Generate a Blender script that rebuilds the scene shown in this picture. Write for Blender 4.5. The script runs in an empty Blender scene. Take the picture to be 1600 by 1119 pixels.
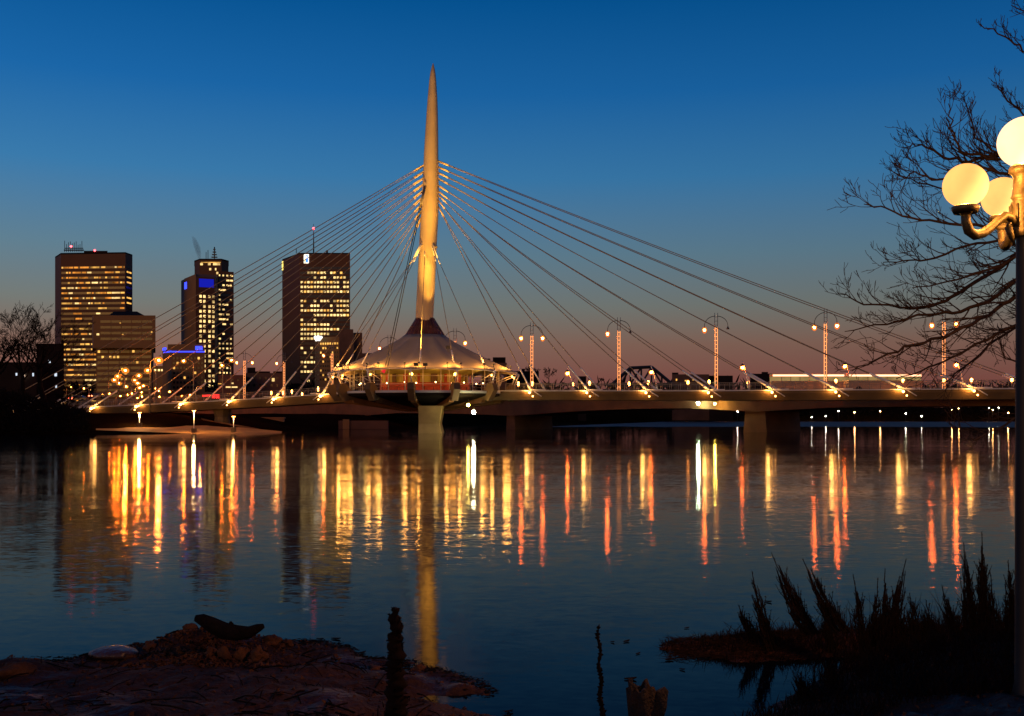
import bpy, math, random
from mathutils import Vector, Matrix, noise as mnoise
PI = math.pi
R = random.Random(7)
scene = bpy.context.scene
COL = scene.collection

# ------------------------------------------------------------------ camera, world, light
H, F, HY = 2.7, 1600.0, 652.0            # eye height (m), focal length (photo px), horizon row
cam_d = bpy.data.cameras.new('camera'); cam = bpy.data.objects.new('camera', cam_d); COL.objects.link(cam)
cam.location = (0, 0, H); cam.rotation_euler = (PI/2, 0, 0)
cam_d.sensor_width = 36; cam_d.lens = 36.0
cam_d.shift_y = (HY - 559.5)/1600.0
cam_d.clip_start = 0.1; cam_d.clip_end = 12000
scene.camera = cam
scene.view_settings.view_transform = 'Standard'; scene.view_settings.look = 'None'
scene.view_settings.exposure = 0; scene.view_settings.gamma = 1
scene.cycles.max_bounces = 6; scene.cycles.transparent_max_bounces = 12
scene.cycles.sample_clamp_indirect = 8
scene.cycles.use_denoising = True

def s2l(c):
    return tuple(((v/255)/12.92 if v/255 <= 0.04045 else ((v/255+0.055)/1.055)**2.4) for v in c)

w = bpy.data.worlds.new('World'); scene.world = w; w.use_nodes = True
nt = w.node_tree; nt.nodes.clear()
wo = nt.nodes.new('ShaderNodeOutputWorld'); bg = nt.nodes.new('ShaderNodeBackground')
tc = nt.nodes.new('ShaderNodeTexCoord'); sx = nt.nodes.new('ShaderNodeSeparateXYZ')
rp = nt.nodes.new('ShaderNodeValToRGB')
nt.links.new(tc.outputs['Generated'], sx.inputs[0]); nt.links.new(sx.outputs['Z'], rp.inputs[0])
hx = nt.nodes.new('ShaderNodeMapRange'); hx.inputs['From Min'].default_value = -.5; hx.inputs['From Max'].default_value = .5
hx.inputs['To Min'].default_value = 1.16; hx.inputs['To Max'].default_value = .88
nt.links.new(sx.outputs['X'], hx.inputs['Value']); nt.links.new(hx.outputs[0], bg.inputs[1]); nt.links.new(rp.outputs[0], bg.inputs[0]); nt.links.new(bg.outputs[0], wo.inputs[0])
SKY = [(0.0,(108,62,56)),(0.035,(124,76,68)),(0.07,(125,95,83)),(0.088,(118,106,97)),(0.107,(110,115,111)),(0.155,(90,120,137)),
       (0.226,(54,115,162)),(0.30,(25,96,158)),(0.378,(5,79,140)),(0.5,(4,54,112)),(1.0,(2,26,58))]
cr = rp.color_ramp
while len(cr.elements) > 1: cr.elements.remove(cr.elements[-1])
cr.elements[0].position = SKY[0][0]; cr.elements[0].color = (*s2l(SKY[0][1]), 1)
for p_, c_ in SKY[1:]:
    e = cr.elements.new(p_); e.color = (*s2l(c_), 1)
bg.inputs[1].default_value = 1.0

# added fill lamp for dusk and town glow, low left behind the camera
sd = bpy.data.lights.new('dusk_fill', 'SUN'); sd.energy = 0.58; sd.angle = math.radians(25); sd.color = (1.0, 0.44, 0.09)
so = bpy.data.objects.new('dusk_fill', sd); COL.objects.link(so)
so.rotation_euler = Vector((0.55, 1.0, -0.10)).to_track_quat('-Z', 'Y').to_euler()

def P(px, py, D): return Vector(((px-800)/F*D, D, H+(HY-py)/F*D))
def X(px, D): return (px-800)/F*D
def Zh(py, D): return H+(HY-py)/F*D

# ------------------------------------------------------------------ helpers
def tag(o, label=None, cat=None, group=None, kind=None):
    if label: o['label'] = label
    if cat: o['category'] = cat
    if group: o['group'] = group
    if kind: o['kind'] = kind
    return o
def empty(name, loc=(0,0,0), rz=0):
    o = bpy.data.objects.new(name, None); COL.objects.link(o)
    o.location = loc; o.rotation_euler = (0, 0, rz); o.empty_display_size = 0.2
    return o
class MB:
    def __init__(s): s.v = []; s.f = []; s.sm = []
    def add(s, vs, fs, smooth=False):
        b = len(s.v); s.v += [tuple(v) for v in vs]
        s.f += [tuple(i+b for i in f) for f in fs]; s.sm += [smooth]*len(fs)
    def box(s, c, d, rz=0, M=None):
        vs = [Vector((x*d[0]/2, y*d[1]/2, z*d[2]/2)) for z in (-1,1) for y in (-1,1) for x in (-1,1)]
        q = M if M else Matrix.Rotation(rz, 3, 'Z')
        vs = [q @ v + Vector(c) for v in vs]
        s.add(vs, [(0,2,3,1),(4,5,7,6),(0,1,5,4),(2,6,7,3),(0,4,6,2),(1,3,7,5)])
    def tube(s, pts, rad, n=6, caps=True, smooth=True):
        pts = [Vector(p) for p in pts]
        if not hasattr(rad, '__len__'): rad = [rad]*len(pts)
        vs = []; up = None
        for i, p in enumerate(pts):
            d = (pts[min(i+1, len(pts)-1)] - pts[max(i-1, 0)])
            if d.length < 1e-9: d = Vector((0,0,1))
            d.normalize()
            if up is None: up = Vector((0,0,1)) if abs(d.z) < .9 else Vector((1,0,0))
            a = d.cross(up)
            if a.length < 1e-4: a = d.cross(Vector((0.3,1,0.2)))
            a.normalize(); b = a.cross(d).normalized(); up = b
            for k in range(n):
                t = 2*PI*k/n; vs.append(p + (a*math.cos(t)+b*math.sin(t))*rad[i])
        fs = []
        for i in range(len(pts)-1):
            for k in range(n):
                k2 = (k+1) % n
                fs.append((i*n+k2, i*n+k, (i+1)*n+k, (i+1)*n+k2))
        if caps:
            fs.append(tuple(range(n))); fs.append(tuple((len(pts)-1)*n+k for k in reversed(range(n))))
        s.add(vs, fs, smooth)
    def lathe(s, prof, c=(0,0,0), n=24, smooth=True, a0=0):
        vs = []; c = Vector(c)
        for r, z in prof:
            for k in range(n):
                t = a0+2*PI*k/n; vs.append(c+Vector((r*math.cos(t), r*math.sin(t), z)))
        fs = [(i*n+k, i*n+(k+1)%n, (i+1)*n+(k+1)%n, (i+1)*n+k) for i in range(len(prof)-1) for k in range(n)]
        s.add(vs, fs, smooth)
    def prism(s, poly, z0, z1):
        n = len(poly); vs = [(p[0], p[1], z0) for p in poly]+[(p[0], p[1], z1) for p in poly]
        fs = [(i, (i+1)%n, n+(i+1)%n, n+i) for i in range(n)]+[tuple(range(n, 2*n)), tuple(reversed(range(n)))]
        s.add(vs, fs)
    def sphere(s, c, r, u=12, v=8, sc=(1,1,1)):
        c = Vector(c); vs = [c+Vector((0,0,-r*sc[2]))]; 
        for i in range(1, v):
            t = -PI/2+PI*i/v
            for k in range(u):
                a = 2*PI*k/u
                vs.append(c+Vector((r*sc[0]*math.cos(t)*math.cos(a), r*sc[1]*math.cos(t)*math.sin(a), r*sc[2]*math.sin(t))))
        vs.append(c+Vector((0,0,r*sc[2]))); m = len(vs)-1
        fs = [(0, 1+(k+1)%u, 1+k) for k in range(u)]
        fs += [(1+(i*u)+k, 1+i*u+(k+1)%u, 1+(i+1)*u+(k+1)%u, 1+(i+1)*u+k) for i in range(v-2) for k in range(u)]
        fs += [(m, 1+(v-2)*u+k, 1+(v-2)*u+(k+1)%u) for k in range(u)]
        s.add(vs, fs, True)
    def build(s, name, mat, parent=None):
        me = bpy.data.meshes.new(name)
        if parent is not None and parent.name in WORLDLOC:
            L = WORLDLOC[parent.name]; me.from_pydata([(v[0]-L[0], v[1]-L[1], v[2]-L[2]) for v in s.v], [], s.f)
        else: me.from_pydata(s.v, [], s.f)
        me.polygons.foreach_set('use_smooth', s.sm); me.materials.append(mat); me.update()
        o = bpy.data.objects.new(name, me); COL.objects.link(o)
        if parent is not None: o.parent = parent
        return o
WORLDLOC = {}          # roots whose children are written in world coordinates
def root(name, loc, label, cat, group=None):
    o = empty(name, loc); WORLDLOC[o.name] = Vector(loc); tag(o, label, cat, group); return o
def sub(o):            # children of a part whose origin sits at the root
    WORLDLOC[o.name] = WORLDLOC[o.parent.name]; return o
def copy_tree(o, parent=None):
    c = o.copy(); COL.objects.link(c)
    if parent is not None: c.parent = parent
    for ch in [x for x in CH.get(o.name, [])]: copy_tree(ch, c)
    return c
CH = {}
def index_children(o):
    CH[o.name] = list(o.children)
    for c in o.children: index_children(c)

# ------------------------------------------------------------------ materials
def mat(name, col, rough=0.7, metal=0.0, var=0.25, scale=3.0, bump=0.0, bscale=20.0, spec=0.5, col2=None):
    m = bpy.data.materials.new(name); m.use_nodes = True; t = m.node_tree; b = t.nodes['Principled BSDF']
    g = t.nodes.new('ShaderNodeNewGeometry'); n = t.nodes.new('ShaderNodeTexNoise')
    n.inputs['Scale'].default_value = scale; n.inputs['Detail'].default_value = 5
    t.links.new(g.outputs['Position'], n.inputs['Vector'])
    r = t.nodes.new('ShaderNodeValToRGB'); r.color_ramp.elements[0].position = .3; r.color_ramp.elements[1].position = .72
    c2 = col2 if col2 else tuple(min(1, v*(1+var)) for v in col)
    r.color_ramp.elements[0].color = (*[v*(1-var) for v in col], 1); r.color_ramp.elements[1].color = (*c2, 1)
    t.links.new(n.outputs['Fac'], r.inputs[0]); t.links.new(r.outputs[0], b.inputs['Base Color'])
    b.inputs['Roughness'].default_value = rough; b.inputs['Metallic'].default_value = metal
    b.inputs['Specular IOR Level'].default_value = spec
    if bump:
        n2 = t.nodes.new('ShaderNodeTexNoise'); n2.inputs['Scale'].default_value = bscale; n2.inputs['Detail'].default_value = 6
        t.links.new(g.outputs['Position'], n2.inputs['Vector'])
        bp = t.nodes.new('ShaderNodeBump'); bp.inputs['Strength'].default_value = bump; bp.inputs['Distance'].default_value = 0.1
        t.links.new(n2.outputs['Fac'], bp.inputs['Height']); t.links.new(bp.outputs[0], b.inputs['Normal'])
    return m
def emit(name, col, strength, sample='AUTO', var=0.0, scale=.4):
    m = bpy.data.materials.new(name); m.use_nodes = True; t = m.node_tree; t.nodes.clear()
    o = t.nodes.new('ShaderNodeOutputMaterial'); e = t.nodes.new('ShaderNodeEmission')
    e.inputs[0].default_value = (*col, 1); e.inputs[1].default_value = strength
    if var:
        g = t.nodes.new('ShaderNodeNewGeometry'); n = t.nodes.new('ShaderNodeTexNoise'); n.inputs['Scale'].default_value = scale
        t.links.new(g.outputs['Position'], n.inputs['Vector'])
        k = t.nodes.new('ShaderNodeMapRange'); k.inputs['From Min'].default_value = .3; k.inputs['From Max'].default_value = .7
        k.inputs['To Min'].default_value = strength*(1-var); k.inputs['To Max'].default_value = strength*(1+var)
        t.links.new(n.outputs['Fac'], k.inputs['Value']); t.links.new(k.outputs[0], e.inputs[1])
    t.links.new(e.outputs[0], o.inputs[0])
    m.cycles.emission_sampling = sample
    return m
M = dict(
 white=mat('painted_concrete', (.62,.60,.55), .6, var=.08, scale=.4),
 mast=mat('mast_gold_tint', (.60,.46,.24), .6, var=.09, scale=.4),  # white mast; golden floodlight tint put into its colour
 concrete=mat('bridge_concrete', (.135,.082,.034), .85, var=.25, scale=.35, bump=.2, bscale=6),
 pier=mat('pylon_pier_lamp_tint', (.42,.30,.11), .8, var=.2, scale=.5),  # yellow lamplight on the pier put into the concrete colour
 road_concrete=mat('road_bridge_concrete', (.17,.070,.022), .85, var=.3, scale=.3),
 dark=mat('dark_steel', (.04,.04,.042), .5, metal=.4, var=.2),
 cable=mat('cable_sheath', (.27,.22,.16), .85, var=.05, scale=.2),
 sleeve=mat('cable_sleeve', (.80,.77,.70), .45, var=.05, scale=.5),
 rail=mat('railing_steel', (.30,.27,.2), .5, metal=.5, var=.2),
 asphalt=mat('asphalt', (.05,.05,.05), .9, var=.2),
 fabric=mat('roof_membrane', (.38,.31,.21), .75, var=.10, scale=.3),
 olive=mat('olive_panel', (.52,.42,.12), .6, var=.15, scale=.8),
 redw=mat('red_counter', (.42,.05,.02), .6, var=.35, scale=1.2),
 frame=mat('window_frame', (.75,.72,.64), .5, var=.05),
 sand=mat('shore_sand', (.32,.14,.026), .9, var=.35, scale=.25, bump=.4, bscale=1.5),
 ground=mat('dark_soil', (.014,.007,.003), 1.0, spec=.0, var=.4, scale=.08),
 brown=mat('brown_granite', (.11,.040,.011), .7, var=.15, scale=.05),
 tan=mat('tan_concrete', (.27,.15,.05), .8, var=.18, scale=.06),
 beige=mat('beige_concrete', (.24,.12,.036), .8, var=.2, scale=.05),
 purple=mat('violet_cladding', (.12,.08,.09), .7, var=.2, scale=.05),
 brick=mat('old_brick', (.12,.06,.035), .85, var=.3, scale=.15),
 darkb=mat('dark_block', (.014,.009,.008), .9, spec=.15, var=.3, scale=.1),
 glass=mat('dark_glazing', (.018,.011,.009), .25, var=.3, scale=.1),
 bark=mat('bark', (.028,.017,.014), .95, spec=.2, var=.35, scale=8),
 darkbark=mat('far_bark', (.010,.007,.006), .98, spec=.05, var=.3),
 lampmetal=mat('cast_bronze', (.10,.08,.04), .5, metal=.5, var=.45, scale=14, bump=.12, bscale=60),
 lamppost=mat('lamp_post_paint', (.006,.005,.005), .6, var=.3, scale=10),
 mud=mat('wet_mud', (.040,.014,.006), .75, spec=.25, var=.55, scale=2.2, bump=.9, bscale=9),
 rock=mat('river_rock', (.095,.036,.013), .85, spec=.2, var=.5, scale=5, bump=.7, bscale=18),
 wood=mat('driftwood', (.010,.006,.005), .95, spec=.1, var=.4, scale=9, bump=.5, bscale=30),
 stump=mat('rotten_wood', (.028,.012,.005), .85, var=.8, scale=14, bump=1.0, bscale=40),
 weed=mat('dead_weed', (.010,.005,.003), .95, spec=.1, var=.4, scale=12),
 ice=mat('river_ice', (.15,.105,.085), .7, spec=.2, var=.3, scale=.06),
 slab=mat('ice_slab', (.09,.045,.03), .3, var=.4, scale=5, bump=.4),
 busbody=mat('bus_paint', (.42,.30,.18), .4, var=.08),
 car=mat('car_paint', (.06,.05,.05), .3, var=.1),
 tyre=mat('tyre_rubber', (.02,.02,.02), .9),
)
def halo_mat(name, tint, glow, st, tr=.6):  # see-through orange shell added around a lamp to imitate lens glow
    m = bpy.data.materials.new(name); m.use_nodes = True; t = m.node_tree; t.nodes.clear()
    o = t.nodes.new('ShaderNodeOutputMaterial'); e = t.nodes.new('ShaderNodeEmission'); e.inputs[0].default_value = (*glow, 1); e.inputs[1].default_value = st
    x = t.nodes.new('ShaderNodeBsdfTransparent'); x.inputs[0].default_value = (*tint, 1); mx = t.nodes.new('ShaderNodeMixShader'); mx.inputs[0].default_value = 1-tr
    t.links.new(x.outputs[0], mx.inputs[1]); t.links.new(e.outputs[0], mx.inputs[2]); t.links.new(mx.outputs[0], o.inputs[0]); m.cycles.emission_sampling = 'NONE'; return m
M['halo'] = halo_mat('amber_halo', (1,.55,.28), (1.0,.26,.06), 1.5)
M['halo_sodium'] = halo_mat('sodium_halo', (1,.58,.25), (1.0,.33,.04), 1.5)
E = dict(
 win=emit('lit_window_warm', (1.0,.50,.10), 1.1, 'NONE', .75, .13),
 winw=emit('lit_window_pale', (1.0,.66,.24), 1.3, 'NONE', .65, .17),
 sodium=emit('sodium_lamp', (1.0,.29,.035), 1700),
 sodium_far=emit('sodium_lamp_far', (1.0,.25,.03), 40),
 tall=emit('bridge_lamp', (1.0,.26,.07), 420),
 column=emit('column_glow', (1.0,.32,.10), 1.8),  # glow put on the posts in place of their uplighting
 low=emit('rail_lamp', (1.0,.30,.05), 30),
 anchor=emit('anchor_lamp', (1.0,.40,.09), 20),
 white=emit('white_lamp', (1.0,.92,.55), 260),
 green=emit('pale_green_lamp', (.72,1.0,.66), 240),
 yellow=emit('yellow_lamp', (1.0,.72,.10), 90),
 pav=emit('pavilion_lamp', (1.0,.36,.05), 22),
 blue=emit('blue_neon', (.03,.05,1.0), 3.0), bluedim=emit('blue_sign_dim', (.02,.03,1.0), .42, 'NONE'),
 red=emit('red_neon', (1.0,.02,.02), 5.0), redlamp=emit('red_beacon', (1.0,.05,.06), 14),
 tail=emit('tail_lamp', (1.0,.10,.04), 20),
 amber=emit('lit_window_amber', (1.0,.34,.045), .75, 'NONE', .8, .15),
 cool=emit('cool_window', (.75,.85,1.0), 1.0, 'NONE', .3),
 logo=emit('sign_white', (1.0,.95,.80), 2.2), logoy=emit('sign_yellow', (1.0,.75,.15), 1.8), logob=emit('sign_blue', (.05,.25,1.0), 1.6),
 busglow=emit('bus_strip', (1.0,.46,.25), 3.2), buswin=emit('bus_window', (.75,.48,.17), .42, 'NONE', .3, .5),
 farlamp=emit('shore_lamp', (1.0,.42,.12), 160), farcool=emit('shore_cool_lamp', (1,.85,.6), 140),
 pend=emit('pendant', (1.0,.62,.22), 16),
)
def plight(name, loc, power, col, radius=.15, parent=None, spot=None, target=None, blend=.5):
    d = bpy.data.lights.new(name, 'SPOT' if spot else 'POINT'); d.energy = power; d.color = col; d.shadow_soft_size = radius
    if spot: d.spot_size = math.radians(spot); d.spot_blend = blend
    o = bpy.data.objects.new(name, d); COL.objects.link(o); o.location = loc
    if target is not None: o.rotation_euler = (Vector(target)-Vector(loc)).to_track_quat('-Z', 'Y').to_euler()
    if parent is not None:
        o.parent = parent
        if parent.name in WORLDLOC: o.location = Vector(loc)-WORLDLOC[parent.name]
    return o

def interp(tb, x):
    if x <= tb[0][0]: return tb[0][1]
    for (a, b), (c, d) in zip(tb, tb[1:]):
        if x <= c: return b+(d-b)*(x-a)/(c-a)
    return tb[-1][1]
def fbm(x, y, z=0, o=4):
    v = 0; a = .5
    for i in range(o):
        v += a*mnoise.noise(Vector((x, y, z+i*7.3))); x *= 2.1; y *= 2.1; a *= .5
    return v

# ------------------------------------------------------------------ water
def water_mat():
    m = bpy.data.materials.new('river_water'); m.use_nodes = True; t = m.node_tree; b = t.nodes['Principled BSDF']
    L = t.links.new; N = t.nodes.new
    b.inputs['Base Color'].default_value = (.0015,.003,.006,1); b.inputs['IOR'].default_value = 1.33; b.inputs['Specular IOR Level'].default_value = .05
    g = N('ShaderNodeNewGeometry')
    def nz(sx_, sy_, scale, det, off):
        mp = N('ShaderNodeMapping'); mp.inputs['Scale'].default_value = (sx_, sy_, 1); mp.inputs['Location'].default_value = (off, off*.7, off)
        mp.inputs['Rotation'].default_value = (0, 0, .04)
        n = N('ShaderNodeTexNoise'); n.inputs['Scale'].default_value = scale; n.inputs['Detail'].default_value = det
        L(g.outputs['Position'], mp.inputs[0]); L(mp.outputs[0], n.inputs['Vector']); return n
    def vm(op, a, b_=None):
        n = N('ShaderNodeVectorMath'); n.operation = op; L(a, n.inputs[0])
        if b_ is not None:
            if hasattr(b_, 'node'): L(b_, n.inputs[1])
            else: n.inputs[1].default_value = b_
        return n
    def ma(op, a, b_):
        n = N('ShaderNodeMath'); n.operation = op
        for i, q in enumerate((a, b_)):
            if hasattr(q, 'node'): L(q, n.inputs[i])
            else: n.inputs[i].default_value = q
        return n.outputs[0]
    n1 = nz(.34, 1.0, 4.6, 3, 0); n2 = nz(.36, 1.0, 17.0, 2, 13)
    a = vm('SUBTRACT', n1.outputs['Color'], (.5,.5,.5)); b2 = vm('SUBTRACT', n2.outputs['Color'], (.5,.5,.5))
    a = vm('MULTIPLY', a.outputs[0], (.028,.085,0)); b2 = vm('MULTIPLY', b2.outputs[0], (.06,.125,0))
    s = vm('ADD', a.outputs[0], b2.outputs[0])
    # calmer and livelier bands of water drifting across the river
    big = nz(.012, .11, 1.0, 3, 31); band = N('ShaderNodeMapRange')
    band.inputs['From Min'].default_value = .36; band.inputs['From Max'].default_value = .62
    band.inputs['To Min'].default_value = .45; band.inputs['To Max'].default_value = 1.25
    L(big.outputs['Fac'], band.inputs['Value'])
    sp = N('ShaderNodeSeparateXYZ'); L(g.outputs['Position'], sp.inputs[0])
    far = N('ShaderNodeMapRange'); far.inputs['From Min'].default_value = 45; far.inputs['From Max'].default_value = 150
    far.inputs['To Min'].default_value = 1.0; far.inputs['To Max'].default_value = .2; L(sp.outputs['Y'], far.inputs['Value'])
    near = N('ShaderNodeMapRange'); near.inputs['From Min'].default_value = 11; near.inputs['From Max'].default_value = 24
    near.inputs['To Min'].default_value = .35; near.inputs['To Max'].default_value = 1.0; L(sp.outputs['Y'], near.inputs['Value'])
    amp = ma('MULTIPLY', ma('MULTIPLY', band.outputs[0], far.outputs[0]), near.outputs[0])
    sc = N('ShaderNodeVectorMath'); sc.operation = 'SCALE'; L(s.outputs[0], sc.inputs[0]); L(amp, sc.inputs['Scale'])
    nn = vm('ADD', sc.outputs[0], (0,0,1)); nn = vm('NORMALIZE', nn.outputs[0])
    L(nn.outputs[0], b.inputs['Normal'])
    ro = ma('ADD', ma('MULTIPLY', amp, .05), .035); L(ro, b.inputs['Roughness'])
    return m
M['water'] = water_mat()
t_ = M['mud'].node_tree; b_ = t_.nodes['Principled BSDF']; g_ = t_.nodes.new('ShaderNodeNewGeometry'); n_ = t_.nodes.new('ShaderNodeTexNoise'); n_.inputs['Scale'].default_value = .9; n_.inputs['Detail'].default_value = 6
k_ = t_.nodes.new('ShaderNodeMapRange'); k_.inputs['From Min'].default_value = .50; k_.inputs['From Max'].default_value = .60; k_.inputs['To Min'].default_value = .85; k_.inputs['To Max'].default_value = .52
t_.links.new(g_.outputs['Position'], n_.inputs['Vector']); t_.links.new(n_.outputs['Fac'], k_.inputs['Value']); t_.links.new(k_.outputs[0], b_.inputs['Roughness'])
mb = MB(); mb.add([(-2500,-60,0),(2500,-60,0),(2500,1500,0),(-2500,1500,0)], [(0,1,2,3)])
tag(mb.build('river_water', M['water']), kind='structure')

# ------------------------------------------------------------------ far ground sheet (left bank running into the far bank)
SH = [(-2500,150),(-400,158),(-83,167),(-60,171),(-42,181),(-47,205),(-42,228),(-22,236),(-14,300),(0,430),(20,560),(120,617),(500,617),(2500,617)]
def shore_dist(x, y):      # >0 on land
    ys = interp([(a, b) for a, b in SH if True], x) if False else None
    best = 1e9; sgn = 1
    for (ax, ay), (bx, by) in zip(SH, SH[1:]):
        dx, dy = bx-ax, by-ay; t = max(0, min(1, ((x-ax)*dx+(y-ay)*dy)/(dx*dx+dy*dy)))
        qx, qy = ax+t*dx, ay+t*dy; d = math.hypot(x-qx, y-qy)
        if d < best: best = d; sgn = 1 if (dx*(y-ay)-dy*(x-ax)) > 0 else -1
    return best*sgn
xs = [-2500,-1500,-1000,-700,-500,-350,-250,-200,-170]+[-150+4*i for i in range(45)]+[32,40,50,65,80,100,130,170,220,300,400,550,800,1200,2500]
ys = [140,150,156,160]+[162+3*i for i in range(30)]+[260,275,290,310,330,360,400,450,500,540,570,590,600,608,614,620,626,635,650,700,800,1000,1300,2000,4000]
mb = MB(); vs = []
for y in ys:
    for x in xs:
        d = shore_dist(x, y)
        zz = max(-3, d*.5) if d < 0 else min(3.4, .12*d+.004*d*d)
        if d > 0: zz += fbm(x*.06, y*.06)*min(.8, d*.05)
        if y > 400 and d > 0 and x > -60: zz += min(5.5, .2*d)*min(1, (x+60)/60)
        vs.append((x, y, zz))
nx = len(xs); fs = [(j*nx+i, j*nx+i+1, (j+1)*nx+i+1, (j+1)*nx+i) for j in range(len(ys)-1) for i in range(nx-1)]
mb.add(vs, fs, True); tag(mb.build('ground', M['ground']), kind='structure')
# sandy shelf by the bridge foot
mb = MB(); pts = []
UP = [(150,652,200),(200,654,196),(260,656,193),(300,660,190),(345,666,187),(400,671,184),(440,675,182)]
LO = [(150,672,172),(200,674,170.5),(260,676,169.5),(300,678,169),(345,678.5,169),(400,678.5,170),(440,678.5,171)]
n = len(UP); vs = [P(a, b, D)+Vector((0,0,.10)) for a, b, D in UP]+[P(a, b, D) for a, b, D in LO]
mid = [vs[i].lerp(vs[n+i], .5)+Vector((0, 0, .12*math.sin(i*2.1))) for i in range(n)]
allv = vs[:n]+mid+vs[n:]
mb.add(allv, [(i, i+1, n+i+1, n+i) for i in range(n-1)]+[(n+i, n+i+1, 2*n+i+1, 2*n+i) for i in range(n-1)], True)
tag(mb.build('sand_bank', M['sand']), kind='structure')
mb = MB(); A_ = [v-Vector((0,0,.02)) for v in vs[:n]]
B_ = [P(a, b, D) for a, b, D in ((130,642,212),(190,641,210),(240,642,208),(275,645,205),(310,652,201),(350,662,195),(400,669,190))]
C_ = [A_[i].lerp(B_[i], .5)+Vector((0,0,.25*math.sin(i*1.7))) for i in range(n)]
mb.add(A_+C_+B_, [(i, i+1, n+i+1, n+i) for i in range(n-1)]+[(n+i, n+i+1, 2*n+i+1, 2*n+i) for i in range(n-1)], True)
tag(mb.build('embankment', mat('embankment_soil', (.13,.055,.015), .95, var=.5, scale=.5, bump=.6, bscale=2, spec=.1)), kind='structure')
# ice lying on the far reach
mb = MB(); sh = []
N_ = 60
for i in range(N_+1):
    px = 830+ (2400-830)*i/N_; e = 668+2.0*fbm(px*.012, 3)+1.2*math.sin(px*.004)
    D0 = H*F/(e-HY); D1 = 612
    sh.append((X(px, D0), D0, .03)); sh.append((X(px, D0)+ (D1-D0)*.25, D1, .03))
mb.add(sh, [(2*i, 2*i+2, 2*i+3, 2*i+1) for i in range(N_)]); tag(mb.build('river_ice', M['ice']), kind='structure')

# ------------------------------------------------------------------ near bank
SHN = [(-900,1045),(0,1038),(100,1032),(150,1024),(230,1006),(430,1003),(500,1003),(545,1010),(575,1030),(640,1034),(700,1050),(765,1070),(800,1112),(860,1180),(960,1230),(1070,1180),(1170,1120),(1260,1075),(1340,1030),(1420,1000),(1500,984),(1600,976),(2400,960)]
def near_h(x, y):
    if y < 3: px = 800+F*x/3
    else: px = 800+F*x/y
    ysh = H*F/(interp(SHN, px)-HY)
    d = ysh-y
    h = d*.075 if d > 0 else d*.22
    if d > 0: h += fbm(x*1.6, y*1.6)*min(.16, .10+d*.05)*min(1, d*6)+fbm(x*6, y*6, 5)*.035
    def g(pp, py, sx_, sy_, a):
        D = H*F/(py-HY); return a*math.exp(-((x-X(pp, D))/sx_)**2-((y-D)/sy_)**2)
    h += g(325, 1025, .72, .36, .22)+g(415, 1028, .3, .22, .08)+g(30, 1060, .4, .3, .14)
    h -= g(715, 1100, .55, .25, .30)+g(640, 1108, .4, .12, .12)
    h += g(1500, 1010, 1.2, .5, .18)+g(1560, 1090, 1.0, .8, .25)
    if 1030 < px < 1500:
        Dr = H*F/(interp([(1030,1010),(1150,1014),(1300,1008),(1450,1000),(1500,1000)], px)-HY)
        k = min(1, (px-1030)/140.); wd = .16+.34*k
        h = max(h, (.05+.12*k)*math.exp(-((y-Dr)/wd)**2)-.03+fbm(x*5, y*5, 2)*.05)
    return h
def near_ground(x, y): return near_h(x, y)
mb = MB(); NX, NY = 300, 190; vs = []
for j in range(NY+1):
    y = 5.5+ (13.6-5.5)*j/NY
    for i in range(NX+1):
        x = -8.2+(17.2)*i/NX; vs.append((x, y, near_h(x, y)))
mb.add(vs, [(j*(NX+1)+i, j*(NX+1)+i+1, (j+1)*(NX+1)+i+1, (j+1)*(NX+1)+i) for j in range(NY) for i in range(NX)], True)
gx = [-60,-30,-15,-8.2,-4,0,4,9,15,30,60]; gy = [-30,-10,0,5.5]
b = [(x, y, near_h(x, 5.5)+(5.5-y)*.06) for y in gy for x in gx]
mb.add(b, [(j*11+i, j*11+i+1, (j+1)*11+i+1, (j+1)*11+i) for j in range(3) for i in range(10)], True)
tag(mb.build('river_bank', M['mud']), kind='structure')

# ------------------------------------------------------------------ road bridge (behind)
KA, KB = 1/300., 1/160.
def roadZ(px): return 1/(KA+(px-382)/1093.*(KB-KA))
RB = root('road_bridge', (X(900, roadZ(900)), roadZ(900), 0), 'long low concrete road bridge on haunched girders behind the footbridge', 'road bridge')
rd = (P(1475, HY, roadZ(1475))-P(382, HY, roadZ(382))); rd.z = 0; rd.normalize(); rn = Vector((-rd.y, rd.x, 0))
if rn.y < 0: rn = -rn
def soffit(px):
    base = interp([(60,650),(200,648),(300,650),(360,651),(400,654.5),(470,656),(530,652.5),(620,645.5),(700,646),(760,648),(800,650),(850,646),(930,641),(1010,638.5),(1080,638),(1130,640.5),(1180,643.5),(1230,640.5),(1300,637),(1450,635),(1600,634),(2100,634)], px)
    return base
def roadtop(px): return interp([(60,5.0),(382,5.9),(700,6.6),(1200,6.6),(2100,6.3)], px)
mb = MB(); dk = MB(); prev = None; vs = []; PXS = [60+20*i for i in range(100)]
for px in PXS:
    D = roadZ(px); p = P(px, HY, D); zb = Zh(soffit(px), D); zt = roadtop(px)
    q = p+rn*14
    vs += [(p.x, p.y, zb), (p.x, p.y, zt), (q.x, q.y, zt), (q.x, q.y, zb)]
fs = []
for i in range(len(PXS)-1):
    a = 4*i; b_ = a+4
    fs += [(a, b_, b_+1, a+1), (a+1, b_+1, b_+2, a+2), (a+2, b_+2, b_+3, a+3), (a+3, b_+3, b_, a)]
mb.add(vs, fs); mb.build('girder', M['road_concrete'], RB)
vs = []
for px in PXS:
    D = roadZ(px); p = P(px, HY, D)-rn*.25; zt = roadtop(px)+.01
    vs += [(p.x, p.y, zt), (p.x, p.y, zt+.25), ((p+rn*14.5).x, (p+rn*14.5).y, zt+.25), ((p+rn*14.5).x, (p+rn*14.5).y, zt)]
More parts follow.
